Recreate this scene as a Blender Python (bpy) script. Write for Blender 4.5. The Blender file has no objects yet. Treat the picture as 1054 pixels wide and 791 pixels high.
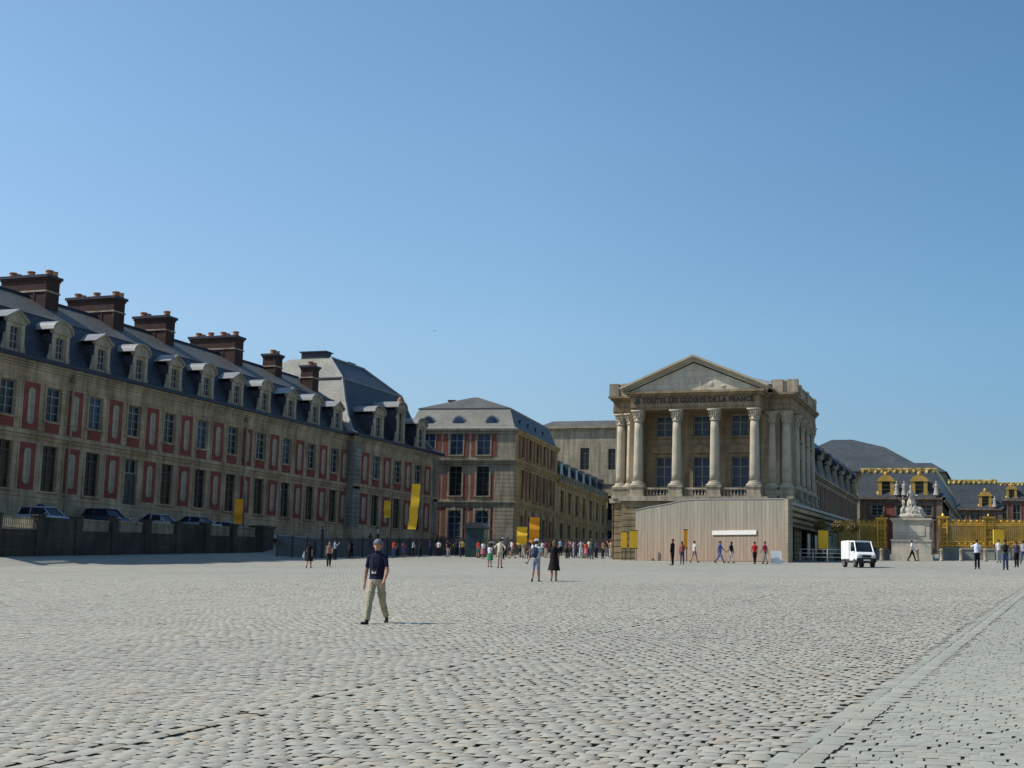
import bpy, bmesh, math, random
import numpy as np
from mathutils import Vector, Matrix, noise
random.seed(7)
PI = math.pi
R = math.radians
scene = bpy.context.scene
COL = scene.collection

# ------------------------------------------------------------------ materials
def lin(c):
    return tuple((x / 12.92 if x <= .04045 else ((x + .055) / 1.055) ** 2.4) for x in c)

class NT:
    def __init__(s, name):
        s.m = bpy.data.materials.new(name); s.m.use_nodes = True
        s.t = s.m.node_tree; s.n = s.t.nodes; s.l = s.t.links
        s.b = s.n['Principled BSDF']
        s.tc = s.n.new('ShaderNodeTexCoord')
    def new(s, k, **kw):
        n = s.n.new(k)
        for a, v in kw.items():
            if a in n.inputs: n.inputs[a].default_value = v
            else: setattr(n, a, v)
        return n
    def noise(s, scale, detail=4, vec=None, rough=.55):
        n = s.new('ShaderNodeTexNoise'); n.inputs['Scale'].default_value = scale
        n.inputs['Detail'].default_value = detail; n.inputs['Roughness'].default_value = rough
        s.l.new(vec or s.tc.outputs['Object'], n.inputs['Vector']); return n.outputs['Fac']
    def ramp(s, fac, stops):
        r = s.new('ShaderNodeValToRGB'); e = r.color_ramp.elements
        e[0].position, e[0].color = stops[0][0], (*stops[0][1], 1)
        e[1].position, e[1].color = stops[-1][0], (*stops[-1][1], 1)
        for p, c in stops[1:-1]:
            k = e.new(p); k.color = (*c, 1)
        s.l.new(fac, r.inputs['Fac']); return r.outputs['Color']
    def mix(s, a, b, fac, mode='MIX'):
        m = s.new('ShaderNodeMix', data_type='RGBA', blend_type=mode)
        for sock, v in ((m.inputs[6], a), (m.inputs[7], b), (m.inputs[0], fac)):
            if hasattr(v, 'is_linked'): s.l.new(v, sock)
            elif isinstance(v, (int, float)): sock.default_value = v
            else: sock.default_value = (*v, 1)
        return m.outputs[2]
    def math(s, op, a, b=0.0):
        m = s.new('ShaderNodeMath', operation=op)
        for i, v in enumerate((a, b)):
            if hasattr(v, 'is_linked'): s.l.new(v, m.inputs[i])
            else: m.inputs[i].default_value = v
        return m.outputs[0]
    def wallvec(s, sx=1., sz=1.):
        sp = s.new('ShaderNodeSeparateXYZ'); s.l.new(s.tc.outputs['Object'], sp.inputs[0])
        a = s.math('ADD', sp.outputs[0], sp.outputs[1])
        cb = s.new('ShaderNodeCombineXYZ')
        s.l.new(s.math('MULTIPLY', a, sx), cb.inputs[0]); s.l.new(s.math('MULTIPLY', sp.outputs[2], sz), cb.inputs[1])
        return cb.outputs[0]
    def bump(s, h, dist=.02, strength=.6):
        b = s.new('ShaderNodeBump', Strength=strength, Distance=dist)
        s.l.new(h, b.inputs['Height']); s.l.new(b.outputs[0], s.b.inputs['Normal'])
    def done(s, col, rough=.85, metal=0., spec=.3):
        if hasattr(col, 'is_linked'): s.l.new(col, s.b.inputs['Base Color'])
        else: s.b.inputs['Base Color'].default_value = (*col, 1)
        s.b.inputs['Roughness'].default_value = rough; s.b.inputs['Metallic'].default_value = metal
        s.b.inputs['Specular IOR Level'].default_value = spec
        return s.m

def sc(c, k): return tuple(min(1, x * k) for x in c)

def mottled(name, c, var=.25, scale=.6, rough=.85, fine=18, bump=.01, metal=0., spec=.3):
    t = NT(name)
    a = t.ramp(t.noise(scale, 6), [(.3, sc(c, 1 - var)), (.7, sc(c, 1 + var))])
    f = t.ramp(t.noise(fine, 3), [(.3, (.82, .82, .82)), (.7, (1, 1, 1))])
    col = t.mix(a, f, 1., 'MULTIPLY')
    if bump: t.bump(t.noise(fine, 3), bump)
    return t.done(col, rough, metal, spec)

def stone(name, c, c2, block=(1.1, .42), mortar=.35, stain=.5, bump=.02):
    """dressed stone: block courses, patina, run-off streaks"""
    t = NT(name)
    br = t.new('ShaderNodeTexBrick', offset=.5); br.inputs['Scale'].default_value = 1
    br.inputs['Brick Width'].default_value = block[0]; br.inputs['Row Height'].default_value = block[1]
    br.inputs['Mortar Size'].default_value = .012; br.inputs['Mortar Smooth'].default_value = .3
    br.inputs['Color1'].default_value = (.86, .86, .86, 1); br.inputs['Color2'].default_value = (1.08, 1.06, 1.0, 1)
    br.inputs['Mortar'].default_value = (mortar, mortar, mortar, 1)
    t.l.new(t.wallvec(), br.inputs['Vector'])
    a = t.ramp(t.noise(.35, 7), [(.32, c2), (.66, c)])
    st = t.ramp(t.noise(1.2, 5, t.wallvec(1.6, .18)), [(.35, (1 - stain,) * 3), (.6, (1, 1, 1))])
    gr = t.ramp(t.noise(25, 3), [(.3, (.85, .85, .85)), (.7, (1, 1, 1))])
    col = t.mix(t.mix(t.mix(a, br.outputs['Color'], .8, 'MULTIPLY'), st, .8, 'MULTIPLY'), gr, 1., 'MULTIPLY')
    t.bump(t.math('ADD', t.math('MULTIPLY', br.outputs['Fac'], -1.), t.math('MULTIPLY', t.noise(12, 4), .5)), bump)
    return t.done(col, .9)

def bricks(name, c1, c2, mort):
    t = NT(name)
    br = t.new('ShaderNodeTexBrick', offset=.5); br.inputs['Scale'].default_value = 1
    br.inputs['Brick Width'].default_value = .24; br.inputs['Row Height'].default_value = .08
    br.inputs['Mortar Size'].default_value = .008
    br.inputs['Color1'].default_value = (*c1, 1); br.inputs['Color2'].default_value = (*c2, 1)
    br.inputs['Mortar'].default_value = (*mort, 1)
    t.l.new(t.wallvec(), br.inputs['Vector'])
    st = t.ramp(t.noise(.9, 6), [(.3, (.6, .58, .58)), (.65, (1.05, 1, 1))])
    t.bump(t.math('MULTIPLY', br.outputs['Fac'], -1.), .01)
    return t.done(t.mix(br.outputs['Color'], st, 1., 'MULTIPLY'), .9)

def slate(name, c, var=.3, rough=.5, spec=.5):
    t = NT(name)
    br = t.new('ShaderNodeTexBrick', offset=.5); br.inputs['Scale'].default_value = 1
    br.inputs['Brick Width'].default_value = .34; br.inputs['Row Height'].default_value = .2
    br.inputs['Mortar Size'].default_value = .012
    br.inputs['Color1'].default_value = (*sc(c, 1 - var), 1); br.inputs['Color2'].default_value = (*sc(c, 1 + var), 1)
    br.inputs['Mortar'].default_value = (*sc(c, .45), 1)
    t.l.new(t.wallvec(), br.inputs['Vector'])
    st = t.ramp(t.noise(.4, 6), [(.3, (.7, .72, .7)), (.7, (1.15, 1.12, 1.08))])
    t.bump(t.math('MULTIPLY', br.outputs['Fac'], -1.), .012)
    return t.done(t.mix(br.outputs['Color'], st, 1., 'MULTIPLY'), rough, 0, spec)

M = {}
M['stone'] = stone('wing_limestone', (.57, .45, .30), (.34, .235, .145), (1.1, .42), .5, .45)
M['stone_trim'] = stone('trim_limestone', (.52, .45, .33), (.34, .29, .22), (2.2, .5), .7)
M['stone_pav'] = stone('pavilion_limestone', (.37, .285, .175), (.25, .185, .115), (1.2, .5), .5)
M['stone_ochre'] = stone('bounce_lit_limestone', (.62, .43, .20), (.40, .27, .12), (1.2, .5), .5)  # ochre tone is warm bounce light painted into the stone
M['court_stone'] = stone('court_stone', (.30, .22, .16), (.17, .115, .09), (1.2, .5), .5)
M['stone_col'] = mottled('column_limestone', (.44, .385, .29), .18, .9, .85, 14)
M['stone_grey'] = stone('grey_stone', (.43, .375, .27), (.29, .25, .185), (1.2, .5), .5)
M['quoin'] = stone('quoin_stone', (.34, .33, .28), (.22, .215, .19), (1.3, .45), .3)
M['rust'] = stone('rusticated_stone', (.36, .28, .165), (.22, .17, .10), (1.6, .62), .3, .4, .04)
M['brick'] = bricks('red_brick', (.33, .07, .05), (.21, .05, .038), (.22, .13, .1))
M['brick_dk'] = bricks('sooty_brick', (.09, .036, .03), (.035, .024, .022), (.06, .045, .04))
M['slate'] = slate('blue_slate', (.036, .042, .058), .35)
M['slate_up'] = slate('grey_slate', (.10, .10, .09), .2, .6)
M['slate_sunlit'] = slate('sunlit_slate', (.25, .245, .205), .14, .55)  # paler copy of the slate, sunlight on front slopes put into its colour
M['slate_court'] = slate('court_slate', (.032, .045, .058))
M['slate_mid'] = slate('dark_grey_slate', (.048, .058, .064), .2, .6)
M['lead'] = mottled('lead_sheet', (.23, .235, .225), .12, 1.2, .45, 20, .004, 0, .5)
M['lead_dk'] = mottled('dark_gutter', (.022, .028, .045), .2, 1.2, .5, 20, .004)
M['pot'] = mottled('terracotta', (.42, .19, .11), .25, 3)
M['wood'] = None
M['marble'] = mottled('weathered_marble', (.42, .39, .32), .22, 1.6, .7, 10, .02)
M['ped'] = stone('pedestal_stone', (.60, .55, .44), (.52, .47, .38), (1.5, .6), .6, .25)
M['gold'] = mottled('gilding', (.66, .35, .04), .25, 2.5, .42, 9, .01, .45, .5)
M['gold_bar'] = mottled('gilded_iron', (.36, .22, .035), .3, .7, .5, 12, .0, .4, .4)
M['lead_gold'] = mottled('gilded_lead', (.50, .32, .07), .25, 2, .5, 9, .01, .3, .4)
M['lowwall'] = stone('low_wall_stone', (.34, .35, .31), (.27, .28, .25), (2.2, .55), .6, .3)
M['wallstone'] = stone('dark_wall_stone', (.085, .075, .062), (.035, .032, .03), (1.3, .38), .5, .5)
M['iron'] = mottled('dark_iron', (.05, .05, .055), .2, 3, .5)
M['whitepaint'] = mottled('white_paint', (.72, .72, .70), .06, 2, .5, 20, 0)
M['frame'] = mottled('window_paint', (.26, .26, .225), .12, 1, .6, 20, 0)
M['frame_dk'] = mottled('dark_window_paint', (.09, .078, .06), .12, 1, .6, 20, 0)
M['curtain'] = mottled('ochre_shutter', (.20, .15, .035), .35, .5, .8, 6)
M['door'] = mottled('door_paint', (.05, .055, .05), .2, 1, .5)
M['yellow'] = mottled('yellow_cloth', (.92, .53, .035), .1, 1.5, .75, 8, .01)
M['orange'] = mottled('orange_cloth', (.80, .33, .02), .12, 1.5, .75, 8, .01)
M['black'] = mottled('black_rubber', (.02, .02, .022), .2, 4, .6)
M['letter'] = mottled('bronze_letters', (.035, .03, .028), .2, 4, .5)
M['green_kiosk'] = mottled('kiosk_green', (.02, .055, .055), .2, 1, .4)
M['leaf'] = mottled('clipped_leaves', (.20, .14, .05), .5, 3, .8, 20)
M['trunk'] = mottled('bark', (.10, .07, .045), .3, 4)
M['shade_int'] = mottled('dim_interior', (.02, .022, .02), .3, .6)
M['white_sign'] = mottled('white_board', (.74, .72, .66), .05, 1.5, .5, 20, 0)

def glass(name, c, rough=.08):
    t = NT(name)
    a = t.ramp(t.noise(.45, 4), [(.35, sc(c, .35)), (.65, sc(c, 1.3))])
    t.bump(t.noise(1.1, 2), .02, .25)
    return t.done(a, max(rough, .2), 0, .25)
M['glass'] = glass('window_glass', (.02, .026, .032))
M['glass_blue'] = glass('blue_window_glass', (.035, .065, .115))
M['glass_warm'] = glass('dim_window_glass', (.045, .04, .03))
M['carglass'] = glass('car_glass', (.02, .03, .045), .04)

def carpaint(name, c, metal=.3):
    t = NT(name); t.b.inputs['Coat Weight'].default_value = .6; t.b.inputs['Coat Roughness'].default_value = .06
    d = t.ramp(t.noise(2, 4), [(.3, sc(c, .93)), (.7, sc(c, 1.04))])
    return t.done(d, .4, metal, .5)
M['van'] = carpaint('white_van_paint', (.80, .80, .80), 0)
M['chrome'] = mottled('hubcap', (.45, .45, .46), .1, 4, .3, 20, 0, .8)
M['lamp'] = mottled('lamp_glass', (.6, .6, .58), .1, 4, .1, 20, 0)

def wood():
    t = NT('weathered_boards')
    v = t.wallvec(1.0, .05)
    br = t.new('ShaderNodeTexBrick', offset=0.); br.inputs['Scale'].default_value = 1
    br.inputs['Brick Width'].default_value = .16; br.inputs['Row Height'].default_value = 50
    br.inputs['Mortar Size'].default_value = .008
    br.inputs['Color1'].default_value = (.9, .89, .88, 1); br.inputs['Color2'].default_value = (1.06, 1.05, 1.04, 1)
    br.inputs['Mortar'].default_value = (.6, .58, .55, 1)
    t.l.new(v, br.inputs['Vector'])
    sp = t.new('ShaderNodeSeparateXYZ'); t.l.new(t.tc.outputs['Object'], sp.inputs[0])
    hgt = t.ramp(t.math('ADD', t.math('MULTIPLY', sp.outputs[2], .2), t.math('MULTIPLY', t.noise(.5, 4), .35)),
                 [(.3, (.33, .245, .185)), (.65, (.305, .26, .20)), (1.0, (.265, .255, .21))])
    gr = t.ramp(t.noise(3, 6, t.wallvec(3, .12)), [(.3, (.8, .8, .8)), (.7, (1.06, 1.05, 1.04))])
    t.bump(t.math('MULTIPLY', br.outputs['Fac'], -1.), .01)
    return t.done(t.mix(t.mix(hgt, br.outputs['Color'], 1., 'MULTIPLY'), gr, 1., 'MULTIPLY'), .85)
M['wood'] = wood()

def gold_fringe():
    t = NT('gilded_crest')
    a = t.ramp(t.noise(1.6, 5, t.wallvec(1, 1)), [(.36, (.16, .12, .05)), (.5, (.55, .38, .09)), (.66, (.85, .68, .28))])
    t.bump(t.noise(3.2, 3), .08)
    return t.done(a, .5, .2, .4)
M['crest'] = gold_fringe()

_cloth = {}
def cloth(c, rough=.85):
    k = tuple(round(x, 3) for x in c)
    if k not in _cloth:
        t = NT('cloth'); a = t.ramp(t.noise(7, 4), [(.3, sc(c, .75)), (.7, sc(c, 1.15))])
        t.bump(t.noise(8, 3, t.wallvec(1., .5)), .06, .9); _cloth[k] = t.done(a, rough, 0, .15)
    return _cloth[k]
SKIN = cloth((.42, .23, .15)); SKIN.name = 'skin'
HAIR = cloth((.045, .03, .02)); HAIR2 = cloth((.16, .1, .05)); HAIRG = cloth((.35, .33, .3))

# ------------------------------------------------------------------ geometry kit
class Frame:
    """a facade frame: x runs along the wall, -y points out of it, z is world height"""
    def __init__(s, ox, oy, deg=0.):
        s.ox, s.oy, s.a = ox, oy, R(deg); s.c, s.s = math.cos(s.a), math.sin(s.a)
    def p(s, x, y, z): return (s.ox + x * s.c - y * s.s, s.oy + x * s.s + y * s.c, z)
W0 = Frame(0, 0, 0)

class MB:
    def __init__(s, fr=W0): s.v, s.f, s.k, s.fr = [], [], [], fr
    def poly(s, pts, mat=0):
        n = len(s.v); s.v += [s.fr.p(*q) for q in pts]; s.f.append(tuple(range(n, n + len(pts)))); s.k.append(mat)
    def box(s, x0, x1, y0, y1, z0, z1, mat=0):
        n = len(s.v)
        s.v += [s.fr.p(*q) for q in ((x0, y0, z0), (x1, y0, z0), (x1, y1, z0), (x0, y1, z0), (x0, y0, z1), (x1, y0, z1), (x1, y1, z1), (x0, y1, z1))]
        for q in ((0, 3, 2, 1), (4, 5, 6, 7), (0, 1, 5, 4), (1, 2, 6, 5), (2, 3, 7, 6), (3, 0, 4, 7)):
            s.f.append(tuple(n + i for i in q)); s.k.append(mat)
    def extrude(s, pts2, y0, y1, mat=0, plane='xz'):
        """prism of an outline"""
        f = (lambda a, b, t: (a, t, b)) if plane == 'xz' else ((lambda a, b, t: (t, a, b)) if plane == 'yz' else (lambda a, b, t: (a, b, t)))
        n = len(s.v); m = len(pts2)
        s.v += [s.fr.p(*f(a, b, y0)) for a, b in pts2] + [s.fr.p(*f(a, b, y1)) for a, b in pts2]
        s.f.append(tuple(range(n, n + m))); s.f.append(tuple(range(n + 2 * m - 1, n + m - 1, -1))); s.k += [mat, mat]
        for i in range(m):
            j = (i + 1) % m; s.f.append((n + i, n + j, n + m + j, n + m + i)); s.k.append(mat)
    def lathe(s, prof, cx, cy, seg=16, mat=0, cap=True, a0=0):
        n = len(s.v)
        for r, z in prof:
            for i in range(seg):
                a = a0 + 2 * PI * i / seg; s.v.append(s.fr.p(cx + r * math.cos(a), cy + r * math.sin(a), z))
        for j in range(len(prof) - 1):
            for i in range(seg):
                k = (i + 1) % seg
                s.f.append((n + j * seg + i, n + j * seg + k, n + (j + 1) * seg + k, n + (j + 1) * seg + i)); s.k.append(mat)
        if cap:
            s.f.append(tuple(n + i for i in range(seg))[::-1]); s.f.append(tuple(n + (len(prof) - 1) * seg + i for i in range(seg))); s.k += [mat, mat]
    def tube(s, p0, p1, r0, r1=None, seg=8, mat=0):
        r1 = r0 if r1 is None else r1
        p0, p1 = Vector(s.fr.p(*p0)), Vector(s.fr.p(*p1)); d = (p1 - p0).normalized()
        u = d.orthogonal().normalized(); w = d.cross(u); n = len(s.v)
        for p, r in ((p0, r0), (p1, r1)):
            for i in range(seg):
                a = 2 * PI * i / seg; s.v.append(tuple(p + (u * math.cos(a) + w * math.sin(a)) * r))
        for i in range(seg):
            k = (i + 1) % seg; s.f.append((n + i, n + k, n + seg + k, n + seg + i)); s.k.append(mat)
        s.f.append(tuple(n + i for i in range(seg))[::-1]); s.f.append(tuple(n + seg + i for i in range(seg))); s.k += [mat, mat]
    def ell(s, c, r, seg=12, rings=8, mat=0, rot=None):
        n = len(s.v); c = Vector(c)
        for j in range(rings + 1):
            t = PI * j / rings
            for i in range(seg):
                a = 2 * PI * i / seg
                q = Vector((r[0] * math.sin(t) * math.cos(a), r[1] * math.sin(t) * math.sin(a), r[2] * math.cos(t)))
                if rot: q = rot @ q
                s.v.append(s.fr.p(*(c + q)))
        for j in range(rings):
            for i in range(seg):
                k = (i + 1) % seg; s.f.append((n + j * seg + i, n + (j + 1) * seg + i, n + (j + 1) * seg + k, n + j * seg + k)); s.k.append(mat)
    def loft(s, rings, mat=0, cap=True):
        n = len(s.v); m = len(rings[0])
        for r in rings: s.v += [s.fr.p(*q) for q in r]
        for j in range(len(rings) - 1):
            for i in range(m):
                k = (i + 1) % m; s.f.append((n + j * m + i, n + j * m + k, n + (j + 1) * m + k, n + (j + 1) * m + i)); s.k.append(mat)
        if cap:
            s.f.append(tuple(n + i for i in range(m))[::-1]); s.f.append(tuple(n + (len(rings) - 1) * m + i for i in range(m))); s.k += [mat, mat]
    def mesh(s, name, mats, org=(0, 0, 0), smooth=False):
        me = bpy.data.meshes.new(name)
        me.from_pydata([(a - org[0], b - org[1], c - org[2]) for a, b, c in s.v], [], s.f)
        for m in mats: me.materials.append(M[m] if isinstance(m, str) else m)
        me.polygons.foreach_set('material_index', s.k)
        bm = bmesh.new(); bm.from_mesh(me); bmesh.ops.recalc_face_normals(bm, faces=bm.faces); bm.to_mesh(me); bm.free()
        if smooth: me.polygons.foreach_set('use_smooth', [True] * len(me.polygons))
        me.update(); return me
    def build(s, name, mats, parent=None, smooth=False):
        org = tuple(parent['_o']) if parent is not None and '_o' in parent else (0, 0, 0)
        me = s.mesh(name, mats, org, smooth)
        return link(bpy.data.objects.new(name, me), parent)

def link(o, parent=None):
    COL.objects.link(o)
    if parent is not None: o.parent = parent
    return o
ROOTS = []
def thing(name, label, cat, loc, rz=0., group=None):
    o = bpy.data.objects.new(name, None); o.empty_display_size = .3; COL.objects.link(o)
    o.location = loc; o.rotation_euler = (0, 0, rz); o['label'] = label; o['category'] = cat
    if group: o['group'] = group
    o['_o'] = tuple(loc) if rz == 0 else (0., 0., 0.); ROOTS.append(o); return o
def tag(o, label, cat, group=None, kind=None):
    if label: o['label'] = label; o['category'] = cat
    if group: o['group'] = group
    if kind: o['kind'] = kind
    return o
def place(name, me, parent, fr, x, y, z, off=0.):
    """a part sharing mesh data, set into a facade frame"""
    o = link(bpy.data.objects.new(name, me), parent); p = fr.p(x, y, z); q = parent['_o']
    o.location = (p[0] - q[0], p[1] - q[1], p[2] - q[2]); o.rotation_euler = (0, 0, fr.a + off); return o

# windows: each a frame part with its own glass as sub-part
_win = {}
def window(parent, fr, x, y, z, w, h, cols=2, rows=4, arch=False, glassm='glass', framem='frame', fw=.07, curtain=False):
    k = (round(w, 2), round(h, 2), cols, rows, arch, glassm, framem, curtain)
    if k not in _win:
        a = MB(); t = .06; fb = .09
        a.box(-w / 2, -w / 2 + fb, -t, t, 0, h); a.box(w / 2 - fb, w / 2, -t, t, 0, h)
        a.box(-w / 2 + fb, w / 2 - fb, -t, t, 0, fb); a.box(-w / 2 + fb, w / 2 - fb, -t, t, h - fb, h)
        for i in range(1, cols):
            xx = -w / 2 + w * i / cols; m = fw * (.8 if i == cols / 2 else .45); a.box(xx - m, xx + m, -t * .8, t * .8, fb, h - fb)
        for j in range(1, rows):
            zz = h * j / rows; m = fw * (.7 if j == rows - 1 else .35); a.box(-w / 2 + fb, w / 2 - fb, -t * .7, t * .7, zz - m, zz + m)
        g = MB(); g.box(-w / 2 + .03, w / 2 - .03, t * .3, t * .9, .03, h - .03)
        if curtain:
            a.box(-w / 2 + fb, -w * .02, t * .95, t * 1.5, h * .1, h - fb, 1)
        _win[k] = (a.mesh('window', [framem, 'curtain']), g.mesh('pane', [glassm]))
    wm, gm = _win[k]
    o = place('window', wm, parent, fr, x, y, z); p = link(bpy.data.objects.new('pane', gm), o); return o

def wall_holes(mb, x0, x1, z0, z1, holes, dep=.35, y=0., mat=0, back=None):
    """holes: (xa, xb, za, zb); reveals run back into the wall"""
    xs = sorted({x0, x1, *[h[0] for h in holes], *[h[1] for h in holes]}); zs = sorted({z0, z1, *[h[2] for h in holes], *[h[3] for h in holes]})
    for i in range(len(xs) - 1):
        for j in range(len(zs) - 1):
            cx, cz = (xs[i] + xs[i + 1]) / 2, (zs[j] + zs[j + 1]) / 2
            if any(h[0] < cx < h[1] and h[2] < cz < h[3] for h in holes): continue
            mb.poly([(xs[i], y, zs[j]), (xs[i + 1], y, zs[j]), (xs[i + 1], y, zs[j + 1]), (xs[i], y, zs[j + 1])], mat)
    for a, b, c, d in holes:
        mb.poly([(a, y, c), (a, y + dep, c), (a, y + dep, d), (a, y, d)], mat); mb.poly([(b, y, c), (b, y, d), (b, y + dep, d), (b, y + dep, c)], mat)
        mb.poly([(a, y, d), (b, y, d), (b, y + dep, d), (a, y + dep, d)], mat); mb.poly([(a, y, c), (a, y + dep, c), (b, y + dep, c), (b, y, c)], mat)

def surround(mb, x, z0, z1, w, t=.2, p=.06, sill=True, key=False, mat=0):
    mb.box(x - w / 2 - t, x - w / 2, -p, .0, z0, z1, mat); mb.box(x + w / 2, x + w / 2 + t, -p, .0, z0, z1, mat)
    mb.box(x - w / 2 - t, x + w / 2 + t, -p, .0, z1 + .002, z1 + t, mat)
    if sill: mb.box(x - w / 2 - t - .05, x + w / 2 + t + .05, -p - .12, .0, z0 - .16, z0 - .002, mat)
    if key: mb.box(x - .16, x + .16, -p - .06, .0, z1 - .04, z1 + t + .14, mat)

def course(mb, x0, x1, z, prof, mat=0):
    """string course/cornice from (projection, z0, z1) layers"""
    for p, a, b in prof: mb.box(x0 - p, x1 + p, -p, .0, z + a, z + b, mat)

# ------------------------------------------------------------------ ground shape
SX, SY = .012373, .037903
def plane_z(x, y): return SX * x + SY * y
def smooth(t): t = max(0., min(1., t)); return t * t * (3 - 2 * t)
def terr_z(x, y): return 4.75 + .02 * (y - 82) + .12 * max(0, -67 - x)
def gz(x, y):
    z = plane_z(x, min(y, 330))
    if x < -62 and y > 108:        # the ramp up to the terrace beside the brick pavilion
        t = smooth((-63 - x) / 6.) * smooth((y - 108.5) / 3.5) * (1 - smooth((y - 168) / 8.))
        z = z * (1 - t) + max(z, 6.0) * t
    if y > 60: z += .62 * smooth((-61.2 - x) / 3.5) * smooth((y - 60) / 8.) * (1 - smooth((y - 109) / 6.))
    return z

# ------------------------------------------------------------------ camera
Mc = Matrix(((.937801, .027234, .346103), (.346291, -.144389, -.926949), (.024729, .989146, -.144839)))
cam = bpy.data.cameras.new('camera'); cam.sensor_width = 36; cam.lens = 36 * 1400 / 1054; cam.clip_end = 4000; cam.clip_start = .3
co = link(bpy.data.objects.new('camera', cam)); co.matrix_world = Matrix.Translation((0, 0, 1.75)) @ Mc.to_4x4(); scene.camera = co

# ------------------------------------------------------------------ light
w = bpy.data.worlds.new('World'); scene.world = w; w.use_nodes = True
SUN_EL = 45.; trav = Vector((.94, .34, 0)).normalized()
sky = w.node_tree.nodes.new('ShaderNodeTexSky'); sky.sky_type = 'NISHITA'; sky.sun_disc = False
sky.sun_elevation = R(SUN_EL); sky.sun_rotation = math.atan2(-trav.x, -trav.y)
sky.air_density = 1.0; sky.dust_density = .6; sky.ozone_density = 2.2; sky.altitude = 100
bg = w.node_tree.nodes['Background']; hs_ = w.node_tree.nodes.new('ShaderNodeHueSaturation'); hs_.inputs['Saturation'].default_value = 1.1; w.node_tree.links.new(sky.outputs[0], hs_.inputs['Color']); 
wn, wl = w.node_tree.nodes, w.node_tree.links     # the sky is brighter towards the sun's side and hazy-dull at the far horizon
tcw = wn.new('ShaderNodeTexCoord'); dotn = wn.new('ShaderNodeVectorMath'); dotn.operation = 'DOT_PRODUCT'; dotn.inputs[1].default_value = (.938, .346, 0); wl.new(tcw.outputs['Generated'], dotn.inputs[0])
def wramp(src, a, b, stops):
    mr = wn.new('ShaderNodeMapRange'); mr.inputs[1].default_value = a; mr.inputs[2].default_value = b; wl.new(src, mr.inputs[0])
    r = wn.new('ShaderNodeValToRGB'); e = r.color_ramp.elements; e[0].position, e[0].color = stops[0][0], (*stops[0][1], 1); e[1].position, e[1].color = stops[-1][0], (*stops[-1][1], 1)
    for p, c in stops[1:-1]: k = e.new(p); k.color = (*c, 1)
    wl.new(mr.outputs[0], r.inputs[0]); return r.outputs[0]
sepw = wn.new('ShaderNodeSeparateXYZ'); wl.new(tcw.outputs['Generated'], sepw.inputs[0])
ra = wramp(dotn.outputs['Value'], -.5, .5, [(0, (1.0, 1.0, .95)), (.15, (1.0, 1.0, .93)), (.5, (.90, .96, .91)), (.85, (.62, .76, .76)), (1, (.6, .74, .75))])
rb = wramp(sepw.outputs[2], 0, .4, [(0, (.62, .62, .72)), (.25, (.72, .70, .78)), (.45, (.92, .90, .92)), (.8, (1, 1, 1)), (1, (1, 1, 1))])
mm1 = wn.new('ShaderNodeMix'); mm1.data_type = 'RGBA'; mm1.blend_type = 'MULTIPLY'; mm1.inputs[0].default_value = 1; wl.new(hs_.outputs[0], mm1.inputs[6]); wl.new(ra, mm1.inputs[7])
mm2 = wn.new('ShaderNodeMix'); mm2.data_type = 'RGBA'; mm2.blend_type = 'MULTIPLY'; mm2.inputs[0].default_value = 1; wl.new(mm1.outputs[2], mm2.inputs[6]); wl.new(rb, mm2.inputs[7])
wl.new(mm2.outputs[2], bg.inputs['Color']); bg.inputs['Strength'].default_value = .172
sl = bpy.data.lights.new('sun', 'SUN'); sl.energy = 4.9; sl.angle = R(.55); sl.color = (1., .95, .87)
so = link(bpy.data.objects.new('sun', sl)); so.location = (-60, -20, 80)
d = Vector((trav.x * math.cos(R(SUN_EL)), trav.y * math.cos(R(SUN_EL)), -math.sin(R(SUN_EL))))
so.rotation_euler = d.to_track_quat('-Z', 'Y').to_euler()
scene.view_settings.view_transform = 'Standard'; scene.view_settings.look = 'None'; scene.view_settings.exposure = 0

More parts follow.
